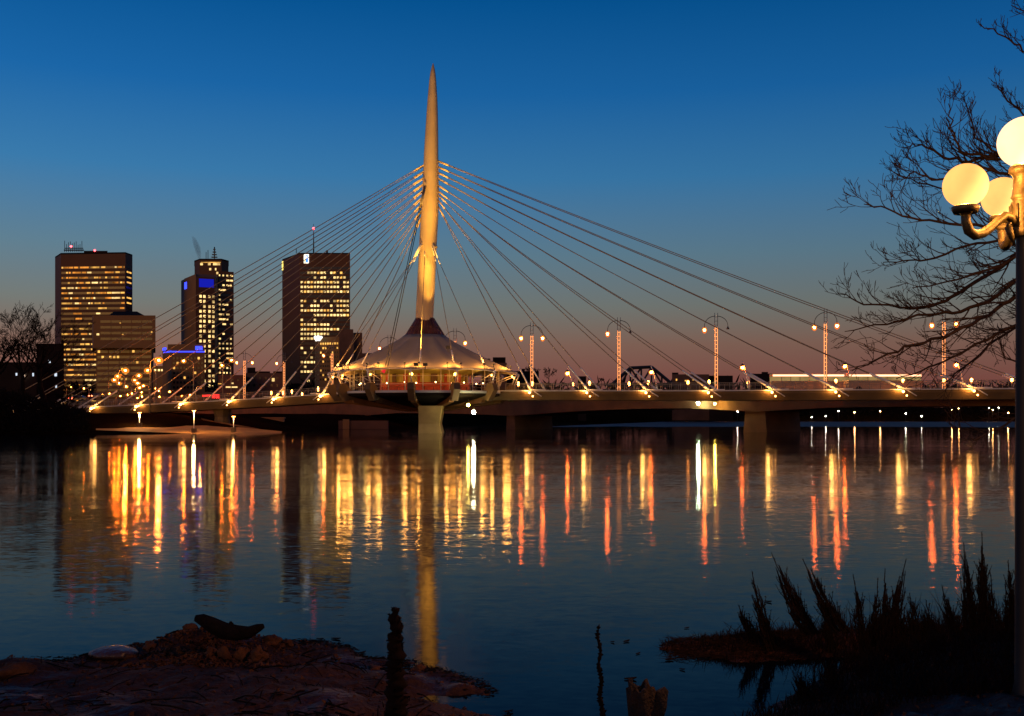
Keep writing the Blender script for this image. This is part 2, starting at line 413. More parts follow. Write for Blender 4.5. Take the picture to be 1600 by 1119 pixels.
dk.add(vs, fs); dk.build('roadway', M['asphalt'], RB)
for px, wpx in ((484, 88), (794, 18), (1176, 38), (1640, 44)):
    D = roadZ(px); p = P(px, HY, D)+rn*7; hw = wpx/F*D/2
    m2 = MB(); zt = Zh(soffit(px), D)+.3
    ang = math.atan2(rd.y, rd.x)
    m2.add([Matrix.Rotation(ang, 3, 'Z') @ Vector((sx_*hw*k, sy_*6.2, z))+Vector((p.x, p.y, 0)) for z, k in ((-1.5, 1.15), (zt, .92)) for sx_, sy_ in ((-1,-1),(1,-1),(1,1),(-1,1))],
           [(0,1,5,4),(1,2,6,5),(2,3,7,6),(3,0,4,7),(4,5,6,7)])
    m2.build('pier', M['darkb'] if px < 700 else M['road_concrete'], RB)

# tall lattice lamp posts along it
def tall_lamp(lit):
    r_ = root('bridge_lamp_post', (0,0,0), 'x', 'lamp post')
    m1 = MB()
    for s in (-.32, .32):
        m1.tube([(s, 0, 0), (s, 0, 12.6)], .06, 6)
    for k in range(19): m1.box((0, 0, .8+k*.62), (.64, .06, .06))
    m1.build('lattice_post', M['rail'], r_)
    m1 = MB()
    for s in (-.25, .25): m1.tube([(s, -.09, .3), (s, -.09, 10.4)], .075, 6)
    for k in range(16): m1.box((0, -.09, .9+k*.62), (.44, .05, .09))
    m1.build('uplight_glow', E['column'], r_)  # added glowing strips stand in for uplighting inside the lattice
    for s, on in ((-1, lit[0]), (1, lit[1])):
        m1 = MB(); pts = [(s*(.2+ 2.3*math.sin(t)), 0, 10.6+1.5*math.cos(t)) for t in [i*PI/2/8 for i in range(9)]]
        m1.tube(pts, .055, 5); m1.build('arm', M['dark'], r_)
        m1 = MB(); m1.lathe([(.04,0),(.10,-.12),(.36,-.5),(.34,-.52)], (s*2.5, 0, 10.62), 12); hd = m1.build('lamp_shade', M['dark'], r_)
        if on:
            m1 = MB(); m1.sphere((s*2.5, 0, 9.98), .24, 8, 6); m1.build('lamp', E['tall'], r_)
            m1 = MB(); m1.sphere((s*2.5, 0, 9.94), .52, 12, 8); m1.build('lamp_halo', M['halo'], r_)  # added shell, stands in for the orange glow round the lamp
    return r_
tl = {}
for k in ((1,1),(1,0),(0,1)):
    tl[k] = tall_lamp(k); index_children(tl[k])
used = set()
posts = [(382,549,(1,1)),(444,551,(1,0)),(519,536,(1,0)),(608,523,(1,0)),(711,513,(0,1)),(831,504,(1,1)),(967,496,(1,0)),(1119,489,(1,0)),(1290,483,(1,1)),(1475,480,(1,1))]
posts[4] = (711,513,(0,1))
for i, (px, py, lit) in enumerate(posts):
    D = roadZ(px)+1.2; k = lit
    if k == (0,1): k = (1,0)
    o = tl[k] if k not in used else copy_tree(tl[k]); used.add(k)
    ztop = Zh(py, D); zb = roadtop(px)+.26; sc = (ztop-zb)/12.6
    o.location = (X(px, D), D, zb); o.scale = (sc*.72, sc*.9, sc); o.rotation_euler[2] = (0.0 if i < 8 else -.75) if i != 4 else PI
    o['label'] = ('tall twin-arm lamp post with lit column, %s' %
      ['leftmost of the ten','second from the left','third from the left, beside the pavilion','fourth from the left, behind the pavilion roof',
       'fifth from the left, just right of the mast','sixth from the left, just right of the pavilion','seventh from the left, before the black truss','eighth from the left','ninth from the left, above the buses','rightmost, seen through the bare branches'][i])
    o['group'] = 'tall lamp posts along the road bridge'
if (0,1) not in used:
    for c in list(tl[(0,1)].children): bpy.data.objects.remove(c)
    bpy.data.objects.remove(tl[(0,1)])

# small curved lamps
def curved_lamp():
    r_ = root('curved_lamp_post', (0,0,0), 'x', 'lamp post')
    m1 = MB(); m1.tube([(.35,0,0),(.25,0,1.3),(.05,0,2.4),(-.25,0,3.3),(-.5,0,3.85)], [.12,.11,.10,.08,.05], 6); m1.build('post', M['sleeve'], r_)
    m1 = MB(); m1.lathe([(.03,.0),(.3,-.25),(.28,-.28)], (-.45,0,3.55), 10); m1.build('lamp_shade', M['dark'], r_)
    m1 = MB(); m1.sphere((-.45,0,3.05), .15, 8, 6); m1.build('lamp', E['tall'], r_)
    m1 = MB(); m1.sphere((-.45,0,3.03), .34, 12, 8); m1.build('lamp_halo', M['halo'], r_)  # halo shell added for the lens glow of the small lamp
    return r_
cl = curved_lamp(); plight('post_glow', (-.45,0,3.0), 60, (1,.5,.2), .2, cl); index_children(cl)
for i, (px, py) in enumerate([(892,574),(1023,572),(1166,564),(1326,562),(1500,560)]):
    o = cl if i == 0 else copy_tree(cl); D = roadZ(px)-1.0
    o.location = (X(px, D), D, roadtop(px)+.2); sc = (Zh(py, D)-o.location.z)/3.85; o.scale = (sc,)*3
    o['label'] = 'short curved lamp post with one orange lamp, %s' % ['leftmost of the five','second from the left','third from the left','fourth from the left','rightmost of the five'][i]
    o['group'] = 'short curved lamp posts on the bridge'
# bollard lamps beside the railing
mb = MB(); mb.tube([(0,0,0),(0,0,1.05)], .05, 6); bl = root('rail_lamp', (0,0,0), 'x', 'bollard lamp'); mb.build('post', M['rail'], bl)
mb = MB(); mb.sphere((0,0,1.22), .2, 8, 6); mb.build('lamp', E['low'], bl); index_children(bl)
ORD = ['leftmost','second','third','fourth','fifth','sixth','seventh','eighth','ninth','tenth','eleventh','twelfth','thirteenth','fourteenth','fifteenth','sixteenth','seventeenth','eighteenth','nineteenth','twentieth']
RL = [424,442,456,472,497,810,832,895,921,983,1013,1075,1108,1169,1205,1306,1411,1475,1518,1581]
RLY = [614,614,612,616,608,600,600,601,599,600,598,598,597,598,597,595.5,595,595,594,594]
for i, (px, py) in enumerate(zip(RL, RLY)):
    D = roadZ(px)-.6; o = bl if i == 0 else copy_tree(bl); z0 = roadtop(px)+.1; s = (Zh(py, D)-z0)/1.22
    if s < .5: s = 1.0
    o.location = (X(px, D), D, z0); o.scale = (1.15,1.15,s)
    o['label'] = 'small bright lamp on a short post at the railing, %s from the left' % ORD[i]; o['group'] = 'small lamps along the bridge railing'

# ------------------------------------------------------------------ footbridge
def pedZ(px): return 191/(1+(px-400)/1065.*.25)
PY = [(-200,643),(-60,643),(30,642),(85,640),(148,636.5),(218,633.5),(287,630),(362,626),(432,622),(505,617),(600,613),(665,612),(829,611.5),(1107,611.5),(1410,609.5),(1520,608.5),(1628,608),(2100,606)]
def pedtop(px): return Zh(interp(PY, px), pedZ(px))
pd = P(1465, HY, pedZ(1465))-P(400, HY, pedZ(400)); pd.normalize(); pn = Vector((-pd.y, pd.x, 0)); 
if pn.y < 0: pn = -pn
def pedP(px, off=0, dz=0):
    D = pedZ(px); p = P(px, HY, D); p.z = pedtop(px)+dz; return p+pn*off
FBo = pedP(665, 3.5); FBo.z = 0
FB = root('footbridge', FBo, 'white cable-stayed footbridge with a single tall pointed mast lit in gold', 'footbridge')
PX2 = [-120+20*i for i in range(112)]
vs = []
for px in PX2:
    for off, dz in ((.6,-1.45),(0,-.35),(0,0),(7,0),(7,-.35),(6.4,-1.45)): vs.append(pedP(px, off, dz))
fs = [(6*i+k, 6*(i+1)+k, 6*(i+1)+(k+1)%6, 6*i+(k+1)%6) for i in range(len(PX2)-1) for k in range(6)]
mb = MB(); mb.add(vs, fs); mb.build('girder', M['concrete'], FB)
mb = MB(); vs = []
for px in PX2:
    for off, dz in ((-.25,.003),(-.25,.16),(.25,.16),(.25,.003)): vs.append(pedP(px, off, dz))
mb.add(vs, [(4*i+k, 4*(i+1)+k, 4*(i+1)+(k+1)%4, 4*i+(k+1)%4) for i in range(len(PX2)-1) for k in range(4)])
mb.build('deck_edge', M['white'], FB)
# railings, one mesh per side and per stretch
for off in (.1, 6.9):
    for (a, b_) in ((-100,85),(85,218),(218,362),(362,505),(505,560),(790,918),(918,1107),(1107,1305),(1305,1520),(1520,1800)):
        m1 = MB(); L = (pedP(b_)-pedP(a)).length; nn = max(2, int(L/1.5))
        top = [pedP(a+(b_-a)*k/nn, off, 1.35) for k in range(nn+1)]
        m1.tube(top, .045, 4); m1.tube([p-Vector((0,0,.25)) for p in top], .025, 4); m1.tube([p-Vector((0,0,1.05)) for p in top], .025, 4)
        for k, p in enumerate(top):
            m1.tube([p, p-Vector((0,0,1.25))], .05, 4)
            if k < nn:
                q = top[k+1]
                for t in (.2,.4,.6,.8): r_ = p.lerp(q, t); m1.tube([r_-Vector((0,0,.02)), r_-Vector((0,0,1.05))], .012, 3)
        m1.build('railing', M['rail'], FB)
# mast: (row, left px, right px)
MC = 183.0
prof = [(613,648,681),(493,650,677.5),(455,652,679.6),(440,652.6,680.3),(392,655.2,682.3),(373,656,683.3),(335,658.6,685.4),(305,660,685.8),(249,662.6,685.4),(238,663,685.2),(205,665,685),(174,667,684.4),(150,668.8,683.5),(125,671,681.8),(112,672.8,680.4),(103,675,678.4),(98.5,676.5,677)]
mb = MB(); vs = []; NS = 20
def mast_c(py):
    a = interp([(-p[0], p[1]) for p in prof], -py); b_ = interp([(-p[0], p[2]) for p in prof], -py)
    return P((a+b_)/2, py, MC), (b_-a)/2/F*MC
rows = [613-4*i for i in range(127)]+[106,103.5,101,99.5,98.6]
rows = sorted(set([r_ for r_ in rows if r_ > 107]+[106,103.5,101,99.5,98.6]), reverse=True)
for py in rows:
    c, r_ = mast_c(py)
    for k in range(NS):
        t = 2*PI*k/NS; ct, st = math.cos(t), math.sin(t)
        rr = r_*(1-.06*math.cos(3*t+.6))           # softly three-sided
        vs.append(c+Vector((rr*ct, rr*1.15*st, 0)))
mb.add(vs, [(i*NS+k, i*NS+(k+1)%NS, (i+1)*NS+(k+1)%NS, (i+1)*NS+k) for i in range(len(rows)-1) for k in range(NS)]+[tuple((len(rows)-1)*NS+k for k in range(NS))], True)
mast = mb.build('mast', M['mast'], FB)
# stays
LV_R = [(829,322),(918,313),(1010,305),(1107,299),(1206,290),(1305,279),(1410,270),(1520,261),(1628,252)]
LV_L = [(505,338),(432,328),(362,318),(287,308),(218,298),(148,288),(85,278),(30,268),(-20,258)]
mrail = MB()
for side, LV in ((1, LV_R), (-1, LV_L)):
    for px, py in LV:
        c, r_ = mast_c(py)
        for off in (-.05, 7.05):
            a = c+Vector((side*r_*.92, (-.35 if off < 1 else .35), 0)); b_ = pedP(px, off, .35)
            if off > 1: b_ = b_ + pd*side*.4
            d = (b_-a); Ln = d.length
            sag = Ln*.006
            pts = [a.lerp(b_, t)-Vector((0,0,sag*4*t*(1-t))) for t in [i/14 for i in range(15)]]
            m1 = MB(); m1.tube(pts, .070, 6); cb = m1.build('stay_cable', M['cable'], FB); sub(cb)
            m1 = MB(); e0 = pts[-1]; u = (pts[-2]-pts[-1]).normalized()
            Ls = 5.2 if side > 0 else 6.0
            m1.tube([e0-u*.6, e0+u*Ls], .15, 8); m1.tube([e0+u*.3, e0+u*1.0], .22, 8); m1.build('sleeve', M['sleeve'], cb)
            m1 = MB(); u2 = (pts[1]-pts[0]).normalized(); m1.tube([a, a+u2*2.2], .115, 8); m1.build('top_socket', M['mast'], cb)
        # anchor bracket and its lamp on the near side
        bp = pedP(px, -.05, 0); m1 = MB()
        m1.tube([bp+pn*.3+Vector((0,0,-.1)), bp-pn*.75+Vector((0,0,-.15))], .2, 8)
        m1.tube([bp+pd*side*.2+Vector((0,0,.3))-pn*.1, bp+pd*side*2.0+Vector((0,0,-.9))-pn*.1], .09, 6)
        m1.tube([bp+pd*side*.2+Vector((0,0,.25))-pn*.1, bp+pd*side*2.6+Vector((0,0,.25))-pn*.1], .09, 6)
        br = m1.build('anchor_bracket', M['sleeve'], FB); sub(br)
        m1 = MB(); m1.sphere(bp-pn*.85+Vector((0,0,-.25))+pd*side*.1, .26 if side < 0 else .19, 8, 6); m1.sphere(bp-pn*.6+Vector((0,0,-.85))+pd*side*.6, .13, 8, 6)
        m1.build('anchor_lamp', E['anchor'], br)
        if -30 < px < 1640:
            plight('anchor_light', bp-pn*.55-pd*side*.5+Vector((0,0,-.12)), 230, (1,.45,.10), .34, FB)

# footbridge piers + central pier
PC = Vector((X(665, MC), MC, 0))
def hexpier(c, w0, w1, z0, z1, name='pier', m='concrete'):
    m1 = MB(); prof_ = [(w0*1.12, z0), (w0, .6), (w1*.86, (z0+z1)*.55+1), (w1*1.1, z1)]
    m1.lathe(prof_, (c.x, c.y, 0), 8, False, PI/8); return m1.build(name, M[m], FB)
m1 = MB()
q0, q1 = P(655.5, HY, 170), P(692, HY, 170)
m1.add([(X(655,172),170,-1.5),(X(694,172),170,-1.5),(X(694,178),184,-1.5),(X(655,178),184,-1.5),
        (X(655.5,172),170.4,1.6),(X(687,172),170.4,1.6),(X(687,178),184,1.6),(X(655.5,178),184,1.6),
        (X(655.5,172),169.6,4.6),(X(692,172),169.6,4.6),(X(692,178),184,4.6),(X(655.5,178),184,4.6)],
       [(0,1,5,4),(1,2,6,5),(2,3,7,6),(3,0,4,7),(4,5,9,8),(5,6,10,9),(6,7,11,10),(7,4,8,11)])
m1.build('pier', M['pier'], FB)
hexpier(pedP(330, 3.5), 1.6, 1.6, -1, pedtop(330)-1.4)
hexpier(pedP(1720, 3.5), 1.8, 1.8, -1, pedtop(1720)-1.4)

# ------------------------------------------------------------------ restaurant pavilion
c0 = Vector((X(664, MC), MC, 0))
PV = root('restaurant_pavilion', c0, 'round glass restaurant with a grey tent-like roof around the foot of the mast', 'restaurant')
NF = 14; A0 = math.radians(-90-3)     # a fin nearly faces the camera
fa = [A0+2*PI*k/NF for k in range(NF)]
def pol(r_, a, z): return Vector((c0.x+r_*math.cos(a), c0.y+r_*math.sin(a), z))
# platform
m1 = MB(); m1.lathe([(0,7.12),(15.2,7.12),(15.4,7.0),(15.4,6.35),(14.4,6.1),(9,5.0),(4.0,4.35),(0,4.3)], c0, 64); m1.build('platform', M['darkb'], PV)
m1 = MB(); m1.lathe([(15.1,7.125),(15.6,7.125),(15.6,6.75),(15.3,6.7)], c0, 64, False); m1.build('platform_rim', M['white'], PV)
# fins with their struts
roofarms = []
for k, a in enumerate(fa):
    rad = Vector((math.cos(a), math.sin(a), 0)); tan = Vector((-rad.y, rad.x, 0))
    m1 = MB()
    vs = []
    for s, wd in ((-1, .55), (1, .55)):
        for (r_, z) in ((13.6,6.0),(15.9,5.4),(17.2,7.3),(16.9,8.3),(15.9,8.5)): vs.append(pol(r_, a, z)+tan*s*wd)
    m1.add(vs, [(0,1,2,3,4),(9,8,7,6,5)]+[(i, (i+1)%5+0, (i+1)%5+5, i+5) for i in range(5)])
    m1.build('buttress', M['concrete'], PV)
    m1 = MB(); m1.add([pol(14.6,a,6.0)+tan*.4, pol(14.6,a,6.0)-tan*.4, pol(14.2,a,5.2)-tan*.4, pol(14.2,a,5.2)+tan*.4,
                       pol(3.2,a,5.0)+tan*.4, pol(3.2,a,5.0)-tan*.4, pol(3.2,a,3.7)-tan*.4, pol(3.2,a,3.7)+tan*.4],
                      [(0,1,5,4),(1,2,6,5),(2,3,7,6),(3,0,4,7),(0,3,2,1),(4,5,6,7)]); m1.build('beam', M['road_concrete'], PV)
    m1 = MB(); tip = pol(17.1, a, 10.35)
    m1.tube([pol(16.2,a,8.3), tip], .13, 6); m1.tube([tip, pol(13.2,a,11.75)], .17, 6)
    m1.tube([tip, pol(13.4,a,8.9)+tan*.2], .07, 5)
    m1.build('strut', M['sleeve'], PV)
# roof membrane
m1 = MB(); NR, NA = 14, NF*8; vs = []
for i in range(NR+1):
    t = i/NR
    for k in range(NA):
        a = A0+2*PI*k/NA; u = (k % 8)/8.0; v_ = math.sin(PI*u)      # 0 on a ridge, 1 mid-bay
        redge = 16.9-2.3*v_
        r_ = 3.6+(redge-3.6)*t
        z = 17.2-(17.2-10.45)*(t**.86)-.30*v_*math.sin(PI*t)**1.0*1.3+.35*v_*t
        vs.append(pol(r_, a, z))
m1.add(vs, [(i*NA+k, i*NA+(k+1)%NA, (i+1)*NA+(k+1)%NA, (i+1)*NA+k) for i in range(NR) for k in range(NA)], True)
rf = m1.build('roof', M['fabric'], PV); sub(rf)
md = rf.modifiers.new('thick', 'SOLIDIFY'); md.thickness = .12
m1 = MB()
edge = [vs[NR*NA+k]-Vector((0,0,.05)) for k in range(NA)]; edge.append(edge[0]); m1.tube(edge, .08, 5); m1.build('eave_rim', M['frame'], rf)
# glazed neck between roof and mast
m1 = MB(); m1.lathe([(3.55,17.25),(1.62,20.3)], (X(664,MC),MC,0), 24, False); m1.build('neck_glazing', mat('neck_glass', (.10,.035,.02), .25, var=.5, scale=.8), rf)
m1 = MB()
for k in range(24):
    a = 2*PI*k/24; a2 = a+2*PI/24
    m1.tube([pol(3.62,a,17.2), pol(1.68,a+.05,20.3)], .04, 4)
    if k % 2 == 0: m1.tube([pol(3.62,a,17.2), pol(2.6,a2,18.8)], .03, 4)
ring = [pol(3.64, 2*PI*k/24, 17.2) for k in range(25)]; m1.tube(ring, .09, 5)
ring = [pol(1.7, 2*PI*k/24, 20.3) for k in range(25)]; m1.tube(ring, .07, 5)
ring = [pol(2.66, 2*PI*k/24, 18.75) for k in range(25)]; m1.tube(ring, .035, 5)
m1.build('neck_frame', M['brick'], rf)
# inner walls
m1 = MB(); m1.lathe([(8.0,7.13),(8.0,8.7)], c0, 48, False); m1.build('counter', M['redw'], PV)
m1 = MB(); m1.lathe([(7.7,8.7),(7.7,10.2),(10.9,11.2)], c0, 48, False); m1.build('inner_wall', M['olive'], PV)
for k in range(11):
    a = math.radians(-172+16.4*k+R.uniform(-3,3)); m1 = MB(); m1.box(pol(8.15,a,9.45), (.12, R.uniform(.35,1.3), 1.45), a); m1.build('wall_panel', M['redw'] if k % 3 else M['brick'], PV)
for k in range(9):
    a = math.radians(-165+18.7*k); m1 = MB(); m1.lathe([(.16,0),(.16,1.5)], pol(11.9,a,7.13), 8); m1.sphere(pol(11.9,a,8.75), .17, 8, 6); m1.build('diner_silhouette', M['brick'], PV) if False else None
m1 = MB(); m1.lathe([(12.9,10.95),(3.6,11.3)], c0, 48, False); m1.build('ceiling', M['olive'], PV)
# glazing: each bay's frame is a part
RG = 13.3
for k in range(28):
    a = A0+2*PI*(k+.5)/28; a2 = A0+2*PI*(k+1.5)/28; m1 = MB()
    p, q = pol(RG,a,7.13), pol(RG,a2,7.13); p1, q1 = pol(RG,a,10.9), pol(RG,a2,10.9)
    m1.tube([p, p1], .075, 4)
    for z in (8.25, 9.6): m1.tube([p+Vector((0,0,z-7.13)), q+Vector((0,0,z-7.13))], .035, 4)
    m1.tube([p1, q1], .12, 4)
    if k % 3 == 1: m = p.lerp(q, .5); m1.tube([m, m+Vector((0,0,3.7))], .03, 4)
    m1.build('window_frame', M['frame'], PV)
# tables and chairs behind the glass read as low dark shapes; lamps stand among them
m1 = MB()
for k in range(22):
    a = -PI+PI*k/21; r_ = 10.6+.6*(k % 2); c = pol(r_, a, 7.13); m1.lathe([(.05,0),(.05,.7),(.55,.72),(.55,.76),(0,.76)], c, 10)
m1.build('dining_tables', M['brick'], PV)
for k in range(13):
    a = math.radians(-172+13.6*k+R.uniform(-3,3)); m1 = MB(); m1.sphere(pol(11.6, a, 8.45+.15*(k % 2)), .11, 8, 5); m1.build('table_lamp', E['pend'], PV)
# eave lamps at fins + uplights on the membrane
PVP = .8
for k, a in enumerate(fa):
    if math.sin(a) > .45: continue
    rad = Vector((math.cos(a), math.sin(a), 0))
    m1 = MB(); m1.sphere(pol(16.2, a, 9.75), .27 if k in (0,1) else .16, 8, 6); m1.build('eave_lamp', E['pav'], PV)
    plight('eave_light', pol(14.9, a, 9.9), 150*PVP, (1,.36,.05), .5, PV)
    if k % 14 in (0,1,2,12,13,11,3):
        for s in (-1, 1):
            b_ = a+s*.075; m1 = MB(); m1.tube([pol(15.8,b_,10.7), pol(15.6,b_,11.55)], .05, 5); m1.box(pol(15.6,b_,11.6), (.35,.25,.22), a); m1.build('roof_spotlight', M['dark'], PV)
            plight('membrane_light', pol(15.3,b_,11.9), 420*PVP, (1,.42,.08), .3, PV)
for k in range(6):
    a = math.radians(-165+30*k); plight('room_light', pol(10.6, a, 10.4), 75, (1,.55,.12), .4, PV)
# red doorway light and dark speaker box by the left
m1 = MB(); m1.tube([P(598,582,170), P(601,577,170)], [.38,.25], 6); m1.build('heart_shaped_red_lamp', emit('red_glow', (1.0,.03,.04), .75), PV)
# pavilion stays from ring on the mast
cR, rR = mast_c(388)
ends = [(516,586,-90),(540,572,-70),(566,568,-54),(656.5,566,-3),(709,566,23),(756,567,49)]
for j, (ex, ey, _) in enumerate(ends):
    a = fa[[12,12,12,0,1,2][j] % NF] if False else None
    D = {516:180,540:176,566:173,656.5:167,709:168.5,756:172}[ex]
    e = P(ex, ey, D); tx, ty = {516:(646,404),540:(648,402),566:(651,400),656.5:(664,392),709:(679,400),756:(684,404)}[ex]
    tp = P(tx, ty, MC-1.6); m1 = MB(); m1.tube([tp, e], .055, 5); cb = m1.build('stay_cable', M['cable'], FB); sub(cb)
    m1 = MB(); u = (tp-e).normalized(); m1.tube([e, e+u*2.5], .12, 6); m1.tube([tp, tp-u*1.3], .08, 6); m1.build('sleeve', M['sleeve'], cb)
    m1 = MB(); m1.tube([tp+Vector((0,0,0)), Vector((cR.x+(tp.x-cR.x)*.5, MC-1.55, cR.z+.6))], .09, 6); m1.build('top_socket', M['sleeve'], cb)
for dx in (0, 5):
    tp = P(663+dx*.4, 290, MC-1.6); e = P(602+dx*.8, 573, 168.5); m1 = MB(); m1.tube([tp, e], .07, 5); cb = m1.build('stay_cable', M['dark'], FB); sub(cb)
    m1 = MB(); u = (e-tp).normalized(); m1.tube([tp, tp+u*4], .13, 6); m1.build('top_socket', M['rail'], cb)
# collar ring on the mast
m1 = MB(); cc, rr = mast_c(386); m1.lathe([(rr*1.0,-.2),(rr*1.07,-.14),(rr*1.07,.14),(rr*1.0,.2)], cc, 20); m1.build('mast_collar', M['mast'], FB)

# floodlights that gild the mast
def flood(px, py, D, tgt, power, ang, label, col=(1,.50,.08)):
    p = P(px, py, D); r_ = root('floodlight', p, label, 'floodlight', 'floodlights aimed at the mast')
    m1 = MB(); m1.box(p+Vector((0,0,.25)), (.7,.5,.5)); m1.build('housing', M['dark'], r_)
    m1 = MB(); m1.tube([p+Vector((0,0,-.5)), p], .06, 5); m1.build('bracket', M['dark'], r_)
    plight('flood_beam', p+Vector((0,0,.6)), power, col, .25, r_, ang, tgt, .7)
flood(650, 572, 166.3, mast_c(300)[0], 80000, 40, 'black floodlight on the pavilion eave, left of the middle buttress')
flood(664.5, 572, 166.3, mast_c(200)[0], 80000, 26, 'black floodlight on the pavilion eave, right of the middle buttress')
flood(700, 545, 172, mast_c(420)[0], 26000, 24, 'black floodlight high on the right slope of the pavilion roof')

# ------------------------------------------------------------------ lamps under the bridge
def bracket_lamp(px, py, D, m, r_, label, pw, col):
    p = P(px, py, D); o = root('underbridge_lamp', p, label, 'lamp', 'lamps fixed under the bridge')
    m1 = MB(); m1.sphere(p, r_, 10, 6); m1.build('lamp', E[m], o)
    m1 = MB(); m1.box(p+Vector((0,.35,.25)), (.5,.3,.25)); m1.tube([p+Vector((0,.3,.3)), p+Vector((0,1.6,.9))], .07, 5); m1.build('bracket', M['dark'], o)
    if pw: plight('lamp_light', p-Vector((0,.45,0)), pw, col, .15, o)
bracket_lamp(740,644,168,'white',.3,'brightest white lamp low under the bridge right of the pylon foot',260,(1,.8,.3))
bracket_lamp(731.5,633,170,'yellow',.26,'yellow lamp under the platform edge above the brightest white one',90,(1,.75,.2))
bracket_lamp(1091,630.5,roadZ(1091)-1.6,'green',.28,'pale green-white lamp on the road bridge girder, left of the yellow one',260,(.9,1,.5))
bracket_lamp(1117,631,roadZ(1117)-1.6,'yellow',.22,'yellow lamp on the road bridge girder left of the right pier',420,(1,.66,.1))

# ------------------------------------------------------------------ city
UW = {}
def winmesh(m):
    if m.name not in UW:
        b = MB(); b.box((0,0,0), (1,1,1)); me = bpy.data.meshes.new('window_pane_mesh'); me.from_pydata(b.v, [], b.f); me.materials.append(m); UW[m.name] = me
    return UW[m.name]
def seg_place(A, B, u0, u1, z0, z1, proud):
    A = Vector((A[0], A[1], 0)); B = Vector((B[0], B[1], 0)); d = (B-A); L = d.length; d.normalize(); nrm = Vector((d.y, -d.x, 0))
    if nrm.y > 0: nrm = -nrm
    c = A+d*L*(u0+u1)/2+nrm*(proud-.2); c.z = (z0+z1)/2
    return c, (L*(u1-u0), .4, z1-z0), math.atan2(d.y, d.x), nrm
class Bld:
    def __init__(s, name, label, cat, poly, z1, m, z0=3.0):
        s.D = poly[0][1]; s.poly = [(X(a, D), D) for a, D in poly]
        cx = sum(p[0] for p in s.poly)/len(poly); cy = sum(p[1] for p in s.poly)/len(poly)
        s.r = root(name, (cx, cy, z0), label, cat); s.z0 = z0
        b = MB(); b.prism(s.poly, z0-2, z1); s.wall = b.build('wall', m, s.r); s.n = 0; s.extra = {}
    def rect(s, k, u0, u1, z0, z1, m, name='window', proud=.15):
        if name == 'window' and s.n >= 99:
            b = s.extra.setdefault(m.name, (MB(), m))[0]; c, d, a, nn = seg_place(s.poly[k], s.poly[k+1], u0, u1, z0, z1, proud); b.box(c, d, a); return
        c, d, a, nn = seg_place(s.poly[k], s.poly[k+1], u0, u1, z0, z1, proud)
        o = bpy.data.objects.new(name, winmesh(m)); COL.objects.link(o); o.parent = s.r
        o.location = c-WORLDLOC[s.r.name]; o.rotation_euler = (0,0,a); o.scale = d
        if name == 'window': s.n += 1
    def pxrect(s, k, x0, x1, y0, y1, m, name='window', proud=.15):
        a, b_ = s.poly[k], s.poly[k+1]; pa = 800+F*a[0]/a[1]; pb = 800+F*b_[0]/b_[1]
        D = (a[1]+b_[1])/2; s.rect(k, (x0-pa)/(pb-pa), (x1-pa)/(pb-pa), Zh(y1, D), Zh(y0, D), m, name, proud)
    def add(s, name, poly, z0, z1, m):
        b = MB(); b.prism([(X(a, D), D) for a, D in poly], z0, z1); return b.build(name, m, s.r)
    def done(s):
        if s.extra:
            for nm, (b, m) in s.extra.items(): o = b.build('window', m, s.r); o['kind'] = 'stuff'
# --- tower 1
T = Bld('office_tower', 'tall brown office tower at far left with ribbon windows lit on most floors', 'office tower', [(86,800),(95,782),(196,778),(207,790),(207,840),(86,840)], Zh(397,780), M['brown'])
rr = random.Random(3)
for r_ in range(28):
    y = 418+8.0*r_
    if y > 630: break
    T.pxrect(1, 96, 195, y-1.7, y+1.7, M['glass'], 'window_band', .06); T.pxrect(2, 197, 206, y-1.7, y+1.7, M['glass'], 'window_band', .06)
    x = 96; dens = [.95,.55,.8,.8,.75,.6,.85,.55,.55,.5,.6,.1,.25,.7,.5,.6,.8,.7,.85,.9,.3,.6,.7,.4,.5,.6,.4,.5][r_]
    while x < 195:
        wd = rr.choice([3,3.4,3.6,7,7.2,10,14]); x2 = min(x+wd, 195)
        if y > 500 and x > 150: break
        if rr.random() < dens and not (x < 122 < x2 and False): T.pxrect(1, x+.4, x2-.4, y-1.35, y+1.1, rr.choice([E['win'],E['win'],E['winw'],E['amber'],E['amber']]))
        x = x2+rr.choice([0,.8,2.5])
    if rr.random() < dens*.8 and y < 495: T.pxrect(2, 198, 205, y-1.3, y+1.0, E['win'])
T.add('roof_parapet', [(86,801),(95,782.6),(196,778.6),(207,790.6),(207,840),(86,840)], Zh(397,780)+.002, Zh(394.5,780), M['darkb'])
T.add('penthouse', [(131,800),(168,800),(168,825),(131,825)], Zh(397,780), Zh(392,800), M['darkb'])
b = MB()
for px in range(101, 131, 3): b.tube([P(px,394,800), P(px,R.uniform(374,385),800)], .22, 4)
b.tube([P(101,388,800), P(130,388,800)], .35, 4); b.tube([P(100,391,800), P(131,391,800)], .5, 4)
b.build('antenna_array', M['dark'], T.r)
b = MB(); b.sphere(P(111,385,800), .75, 8, 6); b.sphere(P(148,391.5,799), .75, 8, 6); b.build('beacon', E['redlamp'], T.r)
T.done()
